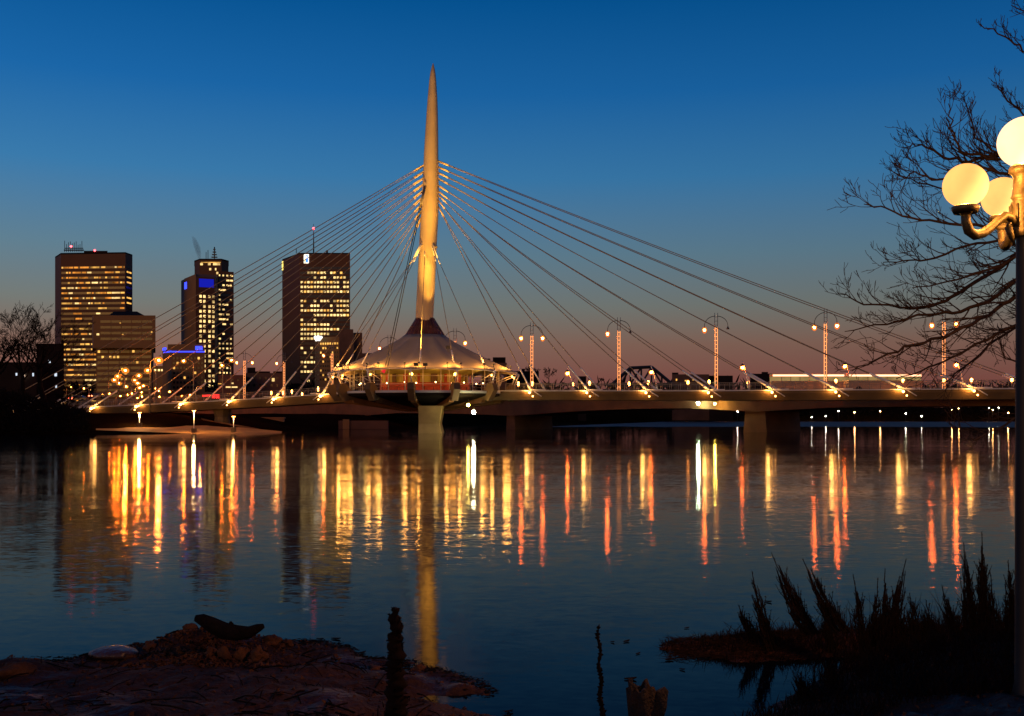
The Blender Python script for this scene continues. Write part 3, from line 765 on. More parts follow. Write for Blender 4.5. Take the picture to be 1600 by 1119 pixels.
# --- brown mid-rise in front
T = Bld('hotel_block', 'tan concrete mid-rise with a wider banded top and dark hipped roof', 'office building', [(150,604),(237,600),(240,604),(240,640),(150,640)], Zh(545,600), M['beige'])
for r_ in range(9):
    y = 549+8.6*r_; T.pxrect(0, 152, 236, y-1.8, y+2.4, M['glass'], 'window_band', .06)
    for k in range(14):
        x = 153+6*k
        if (r_, k) in ((1,1),(1,5),(1,4),(3,6),(3,7),(5,6),(5,7),(4,7),(0,9),(2,10),(6,3)) or rr.random() < .03: T.pxrect(0, x, x+3.4, y-1.5, y+2, E['win'])
    for k in range(1, 5): T.pxrect(0, 152+17*k, 153+17*k, y-1.9, y+2.5, M['beige'], 'mullion', .12)
up = T.add('upper_storeys', [(144,600),(146,593),(243,593),(243,640),(144,640)], Zh(545,600)-.0, Zh(494,597), M['beige'])
T2 = T; op = T.poly; T.poly = [(X(146,593),593),(X(243,593),593)]
for i, y in enumerate((502.5,511.5,520.5,529.5)):
    T.pxrect(0, 157, 238, y-1.9, y+1.9, M['glass'], 'window_band', .06)
    for k in range(1, 5): T.pxrect(0, 157+16*k, 158+16*k, y-2, y+2, M['beige'], 'mullion', .12)
T.pxrect(0,151,155,521,524,E['winw']); T.pxrect(0,236,238,518,520,E['win']); T.pxrect(0,187,189,504,505.5,E['win']); T.pxrect(0,191,193,522,523.5,E['win'])
T.poly = op
b = MB(); A = [P(168,494,598),P(228,494,598),P(228,494,632),P(168,494,632)]; Bt = [P(178,484.5,608),P(214,484.5,608),P(214,484.5,622),P(178,484.5,622)]
z_ = Zh(494,597); 
for v in A: v.z = z_
for v in Bt: v.z = Zh(484.5,600)
b.add(A+Bt, [(0,1,5,4),(1,2,6,5),(2,3,7,6),(3,0,4,7),(4,5,6,7)]); b.build('roof', M['darkb'], T.r)
T.done()
# --- tower 2 (stepped, blue signs)
T = Bld('stepped_office_tower', 'stepped office tower with a rounded top, blue signs and a smoking vent', 'office tower', [(283,846),(287,838),(306,806),(336,812),(341,822),(365,826),(365,860),(283,860)], Zh(432,820), M['purple'])
T.add('rounded_top', [(304,832),(312,822),(346,822),(357,832),(357,858),(304,858)], Zh(432,820), Zh(405.5,820), M['brown'])
T.add('right_wing', [(341,820.8),(365.2,825),(365.2,860),(341,860)], 3, Zh(425,825), M['brown'])
T.add('tall_slab', [(288,832),(306,804),(306,860),(288,860)], 3, Zh(431,815), M['tan'])
T.add('front_slab', [(306.05,804),(336,810),(336,840),(306.05,840)], 3, Zh(433,807), M['brown'])
T.add('roof_cap', [(303.5,831),(312,821),(346,821),(357.5,831),(357.5,858),(303.5,858)], Zh(405.4,820), Zh(404,820), M['darkb'])
op = T.poly
T.poly = [(X(306.05,804),804),(X(336,810),810)]
for r_ in range(19):
    y = 463.5+7.75*r_
    for x in (311.5,317.5,325.5,331.5):
        if rr.random() < .82: T.pxrect(0, x, x+3.6, y-2.2, y+2.0, E['winw'])
        else: T.pxrect(0, x, x+3.6, y-2.2, y+2.0, M['glass'], 'dark_window')
T.pxrect(0, 311, 334, 436, 449, E['bluedim'], 'sign', .2)
T.poly = [(X(341,820.8),820.8),(X(365.2,825),825)]
for r_ in range(23):
    y = 431+7.6*r_; T.pxrect(0, 342, 364.5, y-2, y+1.6, M['glass'], 'window_band', .06)
    dens = .98 if r_ in (0,14,20) else (.25 if r_ in (10,11,12,13) else .62)
    for x, x2 in ((342,347),(347.6,353),(353.6,358.5),(359.5,364)):
        if rr.random() < dens: T.pxrect(0, x, x2-rr.choice([0,2,3]), y-1.6, y+1.0, E['winw'])
T.poly = [(X(312,822),822),(X(346,822),822)]
for y, xs_ in ((413,((313,317),(333,344),(325,329))),(421,((327,330),(336,338))),(427,((338,341),))):
    for x, x2 in xs_: T.pxrect(0, x, x2, y-2, y+1.5, E['winw'])
T.pxrect(0, 314, 345, 409.5, 410.6, E['win'])
T.poly = [(X(288,832),832),(X(306,804),804)]
T.pxrect(0, 288.6, 292, 438.5, 449, E['blue'], 'sign', .3)
T.poly = op
b = MB(); b.tube([P(335,404,828), P(335,386,828)], .5, 5); b.tube([P(325,404,828), P(325,391,828)], .25, 4); b.tube([P(322,404,828), P(322,394,828)], .25, 4)
for y in (402,398,394,390): b.box(P(335,y,828), (4.6-(402-y)*.25,1.4,.8))
b.build('antenna_mast', M['dark'], T.r); T.done()
# smoke
sm = bpy.data.materials.new('vent_smoke'); sm.use_nodes = True; t = sm.node_tree; t.nodes.clear()
oo = t.nodes.new('ShaderNodeOutputMaterial'); vv = t.nodes.new('ShaderNodeVolumePrincipled'); vv.inputs['Color'].default_value = (.30,.22,.25,1); vv.inputs['Density'].default_value = .11
t.links.new(vv.outputs[0], oo.inputs['Volume'])
b = MB(); b.tube([P(312,405,835),P(310.5,396,835),P(308.5,388,835),P(306,381,835),P(303,373,835),P(300,369,835)], [1.2,2.1,2.6,2.3,1.5,.4], 10)
tag(b.build('vent_smoke', sm), 'thin grey smoke drifting left from the roof of the stepped tower', 'smoke', kind='stuff')
# --- low neon building
T = Bld('neon_trimmed_building', 'low tan office block with a glowing blue neon line along its roof', 'office building', [(254,560),(268,548),(320,548),(320,590),(254,590)], Zh(546,552), M['beige'])
for r_ in range(7):
    y = 560+7.6*r_
    for k in range(9):
        x = 270.5+5.5*k; lit = (r_, k) in ((2,0),(4,3),(1,1),(0,7),(3,6)); T.pxrect(1, x, x+3, y-2, y+1.6, E['win'] if lit else M['glass'], 'window' if lit else 'dark_window')
T.pxrect(1, 268.3, 319.5, 548.8, 550.4, E['blue'], 'neon_strip', .35); T.pxrect(0, 256.5, 267.8, 549.4, 551, E['blue'], 'neon_strip', .35)
T.pxrect(1, 305.5, 316.5, 541, 547, E['blue'], 'sign', .3); T.pxrect(0, 255, 259.5, 543, 547, E['blue'], 'sign', .3)
T.add('penthouse', [(262,553),(319,550),(319,585),(262,585)], Zh(546,552), Zh(537.5,550), M['beige']); T.done()
# --- tower 3
T = Bld('bank_tower', 'tall dark office tower left of the mast with a gridded lit front and rooftop aerial', 'office tower', [(441,745),(468,716),(547,716),(547,770),(441,770)], Zh(397,716), M['brown'], 3)
T.wall.data.materials[0] = M['brown']
rowsT = ["000000000000000","001111110110100"[:15],"000010110011110","111111111111011","111111111111011","111111111111111","000000000000000","110010111011111","100111000101111","111111111101111","000011111111111","100010000000000","111111111000000","111111111111000","111111111110000","111110000011000","000000000000000","100100110000000","010000000000000","000100100000000","111111100100000","010000000000000","111100000000000","000000000000000","001000000000000"]
for r_, s in enumerate(rowsT):
    y = 419+7.35*r_
    T.pxrect(1, 469, 546.5, y-2.0, y+2.2, M['glass'], 'window_band', .06)
    for k, ch in enumerate(s):
        x = 469.9+5.12*k
        if ch == '1' and y < 516: T.pxrect(1, x, x+3.5, y-1.7, y+1.7, E['winw'] if rr.random() < .8 else E['win'])
        elif ch == '1' and x < 512 and (y < 540 or x < 491): T.pxrect(1, x, x+3.5, y-1.7, y+1.7, E['winw'])
T.pxrect(0, 441.2, 442.6, 404, 418, E['logoy'], 'sign', .4)
# crest: pale shield with a blue field
T.pxrect(1, 475, 482.5, 397.5, 411.5, E['logo'], 'emblem', .35); T.pxrect(1, 477.6, 481.6, 399, 410, E['logob'], 'emblem', .5)
T.pxrect(1, 476, 477.8, 404, 411.4, E['logoy'], 'emblem', .6); T.pxrect(1, 478.6, 480.4, 401, 405, E['logo'], 'emblem', .65)
T.add('roof_parapet', [(441,745.5),(468,716.5),(547,716.5),(547,770),(441,770)], Zh(397,716)+.002, Zh(395,716), M['darkb'])
b = MB(); b.tube([P(490,395,730), P(490,350,730)], [.55,.15], 5); b.tube([P(463,396,735), P(463,388,735)], .25, 4); b.tube([P(511,396,735), P(511,391,735)], .7, 4); b.build('aerial', M['dark'], T.r)
b = MB(); b.sphere(P(490,357,729), .8, 8, 6); b.build('beacon', E['redlamp'], T.r); T.done()
# --- block with the white sign, in front of tower 3
T = Bld('stepped_brick_block', 'brown stepped block with a glowing white rooftop sign before the bank tower', 'building', [(492,640),(500,628),(530,624),(530,660),(492,660)], Zh(527,628), M['tan'])
T.add('right_block', [(530.1,618),(552,618),(552,660),(530.1,660)], 3, Zh(515,620), M['brick']); T.add('right_wing', [(552.1,622),(566,622),(566,660),(552.1,660)], 3, Zh(520,622), M['brick'])
op = T.poly; 
for r_ in range(9):
    for k in range(10):
        x = 493+3.7*k; y = 537+7*r_
        if x > 527: break
        lit = (r_ == 0 and 1 < k < 9) or rr.random() < .2; T.pxrect(0 if x < 499 else 1, x, x+2, y-1.6, y+1.4, E['win'] if lit else M['glass'], 'window' if lit else 'dark_window')
b = MB()
for q in ((0,0,1.9,1.5),(-1.6,.6,1.0,1.2),(1.7,.5,1.1,1.1),(.1,1.3,.9,.6),(-1.2,-1.0,.6,.7),(1.3,-1.0,.6,.7)): b.sphere(P(497,529,622)+Vector((q[0],0,q[1])), 1, 8, 6, (q[2],.2,q[3]))
b.build('sign', E['logo'], T.r); T.done()
# --- smaller blocks
def lowblock(px0, px1, ytop, D, m, label, lits=(), extra=(), dark=True):
    T = Bld('low_building', label, 'building', [(px0,D),(px1,D),(px1,D+25),(px0,D+25)], Zh(ytop, D), M[m])
    for i, (a, b_, y) in enumerate(extra): T.add('roof_block', [(a,D+2),(b_,D+2),(b_,D+20),(a,D+20)], Zh(ytop, D), Zh(y, D), M['darkb'])
    if dark:
        y = ytop+8
        while y < 618:
            x = px0+3
            while x < px1-5: T.pxrect(0, x, x+3, y-2, y+2, M['glass'], 'dark_window'); x += 9
            y += 11
    for (a, b_, y0, y1, mm) in lits: T.pxrect(0, a, b_, y0, y1, E[mm], 'window', .25)
    T.done(); return T
lowblock(341,384,586,430,'brick','low brown building under the tall post right of the stepped tower',[(353,371,604,606,'winw'),(341,346,599,600.5,'win'),(361,365,598,600,'winw')])
lowblock(384,441,583,445,'brick','brown brick warehouse with one lit window left of the bank tower',[(425,429,591,596,'winw')],[(386,399,574),(399,422,580),(427,441,580)])
lowblock(239,254,572,520,'tan','narrow low block between the tan mid-rise and the neon-trimmed building',[(241,244,577,580,'winw'),(247,250,577,580,'winw'),(252,254,577,580,'winw')])
lowblock(57,100,537,350,'darkb','black block in shadow behind the bare trees at far left',[(76,79,563,567,'cool'),(87,89,602,606,'cool'),(85.5,89,583,588,'cool')],(),False)
lowblock(-30,57,566,340,'darkb','long dark low building at the far left edge',[(25,27,583,587,'cool'),(51,53,583,588,'cool'),(37,38,586,588,'farcool')],(),False)
lowblock(566,598,552,560,'brick','dark building just left of the pavilion roof behind the bridge',[],(),False)
lowblock(752,792,567,560,'brick','dark rooftop building just right of the pavilion roof',[(757,758,566,568,'win')],[(756,766,560),(770,790,558)],False)
lowblock(792,842,580,600,'darkb','low dark building behind the lamp post right of the pavilion',[],[(815,820,576)],False)
lowblock(903,916,588,480,'darkb','small dark box building left of the black truss',[],[],False)
lowblock(1050,1108,585,560,'brick','low brown shed right of the black truss with lit windows',[(1056,1058,592,595,'win'),(1070,1073,594,596,'win'),(1082,1084,591,595,'win')],[(1050,1060,582),(1096,1106,586)],False)
lowblock(1108,1145,587,520,'darkb','flat dark shed behind the eighth tall lamp post',[],[],False)
lowblock(1172,1222,584,560,'darkb','low dark roofline left of the buses',[],[(1190,1200,581)],False)
# red lit sign on the embankment
r_ = root('red_neon_sign', P(332,621,235), 'wide red neon sign glowing at the bridge left of the tall posts', 'sign')
b = MB(); b.box(P(332,619.5,235.3), (4.6,.3,2.0)); b.tube([P(322,624,235.3),P(322,640,235.3)], .12, 5); b.tube([P(342,624,235.3),P(342,640,235.3)], .12, 5); b.build('backing', M['dark'], r_)
b = MB(); q = random.Random(5); x = 316.5
while x < 343:
    wv = q.choice([2.0,2.6,3.2]); y0, y1 = (617,619.6) if x < 329 else (615.5,622.5)
    for _ in range(3): b.tube([P(x+q.uniform(0,wv),y0+q.uniform(0,1),235), P(x+q.uniform(0,wv),y1-q.uniform(0,1),235)], .075, 4)
    b.tube([P(x,(y0+y1)/2+q.uniform(-1,1),235), P(x+wv,(y0+y1)/2,235)], .08, 4); x += wv+.5
b.build('neon_lettering', E['red'], r_)

# truss bridge
r_ = root('railway_truss', P(1000,598,500)*1.0, 'black steel truss span with sloping ends beyond the road bridge', 'truss bridge')
for dy in (0, 8):
    b = MB(); D = 500+dy
    def tp(px, py): return P(px, py, D)
    ch = [(956,601),(985,575),(1018,573.5),(1050,600)]
    for (a, c) in zip(ch, ch[1:]): b.tube([tp(*a), tp(*c)], .8, 4, smooth=False)
    b.tube([tp(954,601), tp(1052,601)], .8, 4, smooth=False)
    for (a, c) in (((985,575),(985,600)),((1002,574),(1002,600)),((1018,574),(1018,600)),((985,575),(1002,600)),((1018,574),(1002,600)),((970,588),(970,600)),((970,600),(985,575)),((1034,587),(1034,600)),((1034,600),(1018,574)),((1002,574),(985,600))): b.tube([tp(*a), tp(*c)], .45, 4, smooth=False)
    b.build('truss_side', M['dark'], r_)
b = MB(); b.box(P(1003,603,504), (34,8,1.0)); b.build('deck', M['dark'], r_)
for px in (958,1048): b = MB(); b.box(P(px,622,504)+Vector((0,0,0)), (2.5,7,12)); b.build('pier', M['darkb'], r_)

# ------------------------------------------------------------------ buses on the road bridge
def bus(px0, px1, D, label, tail):
    c = P((px0+px1)/2, 600, D); zr = roadtop((px0+px1)/2)+.27; L = (px1-px0)/F*D
    o = root('city_bus', (c.x, c.y, zr), label, 'bus', 'buses crossing the road bridge')
    u = Vector((1,0,0)); h = Zh(584.5, D)-zr
    b = MB(); b.box((c.x, c.y, zr+h*.28+.25), (L, 2.5, h*.56)); b.box((c.x, c.y, zr+h-.25), (L-.15, 2.4, .5)); b.build('body', M['busbody'], o)
    b = MB(); b.box((c.x, c.y, zr+h*.70), (L-.3, 2.42, h*.34)); b.build('window_strip', E['buswin'], o)
    b = MB(); b.box((c.x, c.y-1.25, zr+h-.3), (L-.2, .12, .28)); b.build('light_strip', E['busglow'], o)
    b = MB()
    for t in range(1, int(L/1.6)): b.box((c.x-L/2+t*1.6, c.y-1.23, zr+h*.70), (.1, .06, h*.34))
    b.build('window_pillar', M['busbody'], o)
    for t in (-.36,.33):
        b = MB(); b.tube([(c.x+t*L, c.y-1.3, zr+.5), (c.x+t*L, c.y+1.3, zr+.5)], .5, 14); b.build('wheel', M['tyre'], o)
    b = MB(); b.box((c.x+(L/2 if tail else -L/2), c.y-1.0, zr+1), (.1,.3,.3)); b.build('tail_lamp', E['tail'], o)
bus(1204,1318,roadZ(1261)+3,'city bus with a glowing roofline on the bridge, the left of two',False)
bus(1322,1436,roadZ(1379)+3,'city bus with a glowing roofline behind bare branches, the right of two',True)

# ------------------------------------------------------------------ street lamps of the left approach
def street_lamp(px, py, label, h=9.0, zg=4.6, m='sodium', side=1, r_=.33, D=None, light=0, grp='orange street lamps of the left approach'):
    if D is None: D = (zg+h-H)*F/(HY-py)
    p = P(px, py, D); o = root('street_lamp', (p.x, p.y, zg), label, 'street lamp', grp)
    b = MB(); q = Vector((p.x+side*1.8, p.y+.3, 0)); b.tube([(q.x,q.y,zg-1.5),(q.x,q.y,p.z-1),(q.x-side*.15,q.y,p.z-.2),(q.x-side*.7,q.y-.1,p.z+.3),(p.x+side*.3,p.y,p.z+.35)], [.13,.10,.08,.07,.06], 5); b.build('pole', M['rail'], o)
    b = MB(); b.sphere(p, r_*.5, 8, 6, (1.1,1,.8)); b.build('lamp', E[m], o)
    b = MB(); b.sphere(p-Vector((0,0,.05)), r_*(2.2 if r_ > .35 else 1.8), 12, 8, (1,1,.8)); b.build('lamp_halo', M['halo_sodium'], o)  # shell added in place of the soft lens glow
    b = MB(); b.lathe([(.05,.5),(.25,.38),(.42,.15)], p, 8); b.build('lamp_hood', M['dark'], o)
    if light: plight('lamp_light', p-Vector((0,.3,.5)), light, (1,.5,.14), .3, o)
lamps = [(111,605),(131,607),(196,579),(184,588),(178.5,594),(186,599),(217,587),(210,594),(215,599),(231,579),(248,563),(197,604),(218,606),(224,603),(221,613),(243,607),(248,611),(265,612),(188,619),(199,617),(206,615),(215,622),(222,620),(249,620),(313,606),(287,564),(362,563),(347,571),(46,605),(61,607),(171,615),(284,619),(297,617)]
for i, (px, py) in enumerate(lamps):
    nb = sorted([(abs(px-a)+abs(py-b_)) for a, b_ in lamps])[1]
    lab = ('orange street lamp, ' +
      {0:'the left one of the pair beside the dark trees',1:'the right one of the pair beside the dark trees',2:'highest at the left of the bright cluster',3:'just below the highest left lamp of the cluster',4:'leftmost of the bright cluster',5:'just under the leftmost of the cluster',6:'upper middle of the cluster',7:'left of the cluster\'s middle knot',8:'centre of the middle knot',9:'highest at the right of the cluster',10:'largest and highest, on a bent pole left of the neon building',11:'alone below the left part of the cluster',12:'in the lower middle knot',13:'right side of the lower middle knot',14:'bottom of the middle knot',15:'left of two at the second anchor sleeve',16:'right of two at the second anchor sleeve',17:'right of the pair at the second anchor sleeve',18:'low at the railing, left of three',19:'low at the railing, middle of three',20:'low at the railing, right of three',21:'lowest of all, left one',22:'lowest of all, right one',23:'low one under the second anchor sleeve',24:'at the top of the third anchor sleeve',25:'high before the neon-trimmed building',26:'high before the stepped tower',27:'dimmer, left of the stepped tower\'s right edge',28:'left one within the dark bank',29:'right one within the dark bank',30:'low, just left of the cluster',31:'low, left under the neon-trimmed building',32:'low, right under the neon-trimmed building'}[i])
    hh = 9.0 if py < 612 else 6.0
    big = i in (2,3,4,5,6,7,8,9,10,11,12,13)
    street_lamp(px, py, lab, hh, 4.6, 'sodium', 1 if i % 2 else -1, .40 if big else .30, light=(2600 if i in (2,10,12,24) else 0))
# promenade lamps at the water
def prom(px, ytop, ybot, D, label, power):
    p = P(px, ytop, D); z0 = min(Zh(ybot, D), 1.2); o = root('promenade_lamp', (p.x, p.y, z0), label, 'lamp post', 'flat-headed lamps on the waterside path')
    b = MB(); b.tube([(p.x,p.y,z0-.8),(p.x,p.y,p.z)], .06, 6); b.build('pole', M['sleeve'], o)
    b = MB(); b.box((p.x,p.y,z0+.1), (.7,.7,1.4)); b.build('pedestal', M['concrete'], o)
    b = MB(); b.box((p.x,p.y,p.z+.1), (.9,.5,.1)); b.build('lamp_head', M['dark'], o)
    b = MB(); b.box((p.x,p.y,p.z), (.5,.3,.08)); b.build('lamp', E['low'], o)
    plight('lamp_light', (p.x,p.y-.2,p.z-.3), power, (1,.55,.18), .2, o)
prom(303,642,677,171,'flat-headed lamp on a pedestal at the edge of the sand',1300)
prom(218,645,668,178,'thin flat-headed lamp on the sand left of the pedestal lamp',1300)
prom(365,651,675,173,'thin flat-headed lamp nearest the dark bridge pier',120)

# left bank retaining wall and embankment details
r_ = root('retaining_wall', P(140,650,196), 'pale concrete wall end under the left end of the footbridge', 'wall')
b = MB(); b.box(P(112,652,197)+Vector((0,0,-.5)), (4.5,1.2,3.2)); b.build('wall', M['concrete'], r_)
b = MB(); b.box(P(112,644.5,197)+Vector((0,0,.1)), (4.9,1.5,.25)); b.build('coping', M['white'], r_)
r_ = root('abutment', P(430,660,232), 'low lit abutment wall below the left haunch of the road bridge', 'abutment')
b = MB(); b.box(P(425,662,232)+Vector((0,0,0)), (5.5,1.2,2.3)); b.build('wall', M['tan'], r_)
b = MB(); b.box(P(425,662,232)+Vector((0,0,1.3)), (5.9,1.6,.3)); b.build('coping', M['tan'], r_)
r_ = root('abutment', P(560,660,228), 'reddish low wall at the far waterline seen left of the pylon pier', 'abutment')
b = MB(); b.box(P(568,664,229)+Vector((0,0,0)), (11,1.2,1.9)); b.build('wall', M['brick'], r_)
b = MB(); b.box(P(541,663,228.3), (1.4,.8,2.2)); b.build('pilaster', M['tan'], r_)

# cars on the approach
def car(px, py, D, label):
    p = P(px, py, D); o = root('parked_car', p, label, 'car', 'cars on the left approach')
    b = MB(); b.add([p+Vector(v) for v in ((-2.1,-.8,.35),(2.1,-.8,.35),(2.1,.8,.35),(-2.1,.8,.35),(-2.1,-.8,.85),(2.1,-.8,.9),(2.1,.8,.9),(-2.1,.8,.85))], [(0,1,5,4),(1,2,6,5),(2,3,7,6),(3,0,4,7),(4,5,6,7)]); b.build('body', M['car'], o)
    b = MB(); b.add([p+Vector(v) for v in ((-1.5,-.75,.86),(1.6,-.75,.9),(1.6,.75,.9),(-1.5,.75,.86),(-.8,-.62,1.42),(1.0,-.62,1.42),(1.0,.62,1.42),(-.8,.62,1.42))], [(0,1,5,4),(1,2,6,5),(2,3,7,6),(3,0,4,7),(4,5,6,7)]); b.build('cabin', M['glass'], o)
    for s in (-.6,.6): b = MB(); b.sphere(p+Vector((-2.1+.2,-.85,.7))+Vector((s*.6+.5,0,0)), .14, 8, 5); b.build('tail_lamp', E['tail'], o)
    for t in (-1.35,1.35): b = MB(); b.tube([p+Vector((t,-.85,.32)), p+Vector((t,.85,.32))], .32, 10); b.build('wheel', M['tyre'], o)
car(122,627.5,240,'dark car with red tail lamps at the left end of the bridge')
car(152,623,262,'dark car with red tail lamps just behind the first anchor sleeve')
# far shore lamps under the right half of the bridge
fl = [(1013,644,0),(1063,646,0),(1073,644.5,1),(1125,646,0),(1152,643,1),(1196,647,0),(1205,655,1),(1227,641,0),(1232,641,0),(1310,642.5,1),(1335,644.5,0),(1375,642.5,0),(1487,640,0),(1498,638.5,0),(1545,637.5,1),(1551,640.5,0),(1560,637,1),(1268,652,1),(1290,650,1),(1415,646,1),(1440,650,1),(848,651,1),(880,655,1),(1575,645,0)]
o3 = ORD+['twenty-first','twenty-second','twenty-third','twenty-fourth']
srt = sorted(fl)
for i, (px, py, c) in enumerate(srt):
    D = 617.5; p = P(px, py, D); o = root('shore_lamp', (p.x,p.y,1.5), 'tiny lamp on the dark far shore, %s from the left' % o3[i], 'street lamp', 'lamps of the far shore')
    b = MB(); b.tube([(p.x,p.y,.5),(p.x,p.y,max(p.z,1.6))], .1, 4); b.build('pole', M['dark'], o)
    b = MB(); b.sphere((p.x,p.y-.3,max(p.z,1.9)), .28 if not c else .2, 8, 5); b.build('lamp', E['farcool'] if c else E['farlamp'], o)
# far shore houses: dark with a few lit windows
for i, (a, b_, y, lab) in enumerate([(1240,1290,640,'left of three'),(1320,1400,636,'middle of three'),(1530,1590,636,'right of three')]):
    T = Bld('shore_house', 'dark shore house with small lit windows under the bridge, %s' % lab, 'house', [(a,660),(b_,660),(b_,675),(a,675)], Zh(y+4,660), M['darkb'], 2)
    bb = MB(); h0 = Zh(y+4,660); x0, x1 = X(a-1,660), X(b_+1,660)
    bb.add([(x0,659,h0),(x1,659,h0),(x1,676,h0),(x0,676,h0),(x0,667,h0+3),(x1,667,h0+3)], [(0,1,5,4),(2,3,4,5),(1,2,5),(3,0,4)]); bb.build('roof', M['darkb'], T.r)
    for k in range(7):
        x = a+3+(b_-a-6)*k/7
        if R.random() < .75: T.pxrect(0, x, x+1.3, y+8, y+9.5, E['win'] if R.random() < .5 else E['cool'])
    T.done()

# ------------------------------------------------------------------ trees
def grow(mb, p, d, L, r_, depth, rg, up=.15, spread=.6, n=3, kids=(3,5), shrink=.62, minr=.003):
    pts = [p]; rad = [r_]; segs = 5; dd = Vector(d).normalized()
    for i in range(segs):
        dd = (dd+Vector((rg.uniform(-1,1), rg.uniform(-1,1), rg.uniform(-1,1)))*.16+Vector((0,0,up*.3))).normalized()
        pts.append(pts[-1]+dd*L/segs); rad.append(max(minr, r_*(1-.75*(i+1)/segs)))
    mb.tube(pts, rad, n, caps=False)
    if depth <= 0: return
    for k in range(rg.randint(*kids)):
        t = rg.uniform(.2, 1.0); i = min(segs-1, int(t*segs)); q = pts[i].lerp(pts[i+1], t*segs-i)
        base = (pts[i+1]-pts[i]).normalized(); s = Vector((rg.uniform(-1,1), rg.uniform(-1,1), rg.uniform(-1,1)))
        s = (s-base*s.dot(base)).normalized()
        grow(mb, q, base+s*spread*rg.uniform(.7,1.4), L*shrink*rg.uniform(.7,1.15), max(minr, rad[i]*.62), depth-1, rg, up, spread, n, kids, shrink, minr)
def bare_tree(px, ybase, ytop, D, label, seed, m='darkbark', group=None, depth=4, spread=.6, kids=(4,6)):
    rg = random.Random(seed); p = P(px, ybase, D); p.z = max(p.z, .8); h = Zh(ytop, D)-p.z
    o = root('bare_tree', p, label, 'tree', group)
    tr = MB(); pts = [p-Vector((0,0,1))]+[p+Vector((rg.uniform(-.03,.03)*h, 0, h*t)) for t in (.12,.28,.45)]; tr.tube(pts, [h*.035,h*.03,h*.024,h*.016], 7); tr.build('trunk', M[m], o)
    cr_ = MB()
    for i in range(7):
        q = pts[2].lerp(pts[3], rg.random()) if i < 4 else pts[3]
        a = 2*PI*i/7+rg.uniform(-.4,.4); dd = Vector((math.cos(a)*.75, math.sin(a)*.75, rg.uniform(.5,1.1)))
        grow(cr_, q, dd, h*rg.uniform(.34,.46), h*.012, depth, rg, .12, spread, 3, kids, .6, D/F*(.28 if D < 300 else .16))
    cr_.build('crown', M[m], o)
LT = [(-6,650,486,176,'leftmost'),(34,650,500,182,'second from the left'),(66,650,486,186,'third from the left'),(104,652,600,190,'lowest and rightmost')]
for i, (px, yb, yt, D, w_) in enumerate(LT):
    bare_tree(px, yb, yt, D, 'leafless black tree on the left bank, %s of four' % w_, 20+i, group='bare trees on the left bank', depth=4, kids=(2,4))
for i, (px, yt, D, w_) in enumerate([(832,571,520,'left'),(858,575,520,'middle'),(940,590,520,'right')]):
    bare_tree(px, 600, yt, D, 'distant leafless tree beyond the road bridge, %s of three' % w_, 40+i, group='distant trees beyond the bridge', depth=4, kids=(2,4))
# dark brush on the left bank
def brush(mb, px0, px1, yt0, yt1, yb, D0, D1, n_, size, rg):
    for i in range(n_):
        px = rg.uniform(px0, px1); D = rg.uniform(D0, D1); yt = yt0+(yt1-yt0)*(px-px0)/(px1-px0); yt += 10*fbm(px*.05, 1.0)
        c = P(px, rg.uniform(yt, yb), D)
        d = Vector((rg.uniform(-1,1), rg.uniform(-.5,.5), rg.uniform(-.2,1))).normalized()*size*rg.uniform(.6,1.6); e = Vector((rg.uniform(-1,1), rg.uniform(-1,1), rg.uniform(-1,1))).normalized()*size*.3
        mb.add([c, c+d+e*.3, c+d*1.3, c+d*.5-e], [(0,1,2),(0,2,3)])
rg = random.Random(9)
b = MB(); brush(b, -40, 135, 600, 645, 676, 167, 190, 9000, .7, rg)
tag(b.build('brush', M['darkbark']), 'dense black brush covering the left bank under the bare trees', 'brush', kind='stuff')
b = MB(); brush(b, 700, 1750, 638, 634, 660, 622, 650, 5200, 2.6, rg)
tag(b.build('far_woods', M['darkbark']), 'dark line of woods along the far shore beneath the bridge', 'woods', kind='stuff')
b = MB(); brush(b, 100, 1750, 604, 604, 640, 660, 700, 6000, 4.5, rg)
tag(b.build('distant_woods', M['darkbark']), 'low dark woods and roofs behind the bridge deck', 'woods', kind='stuff')

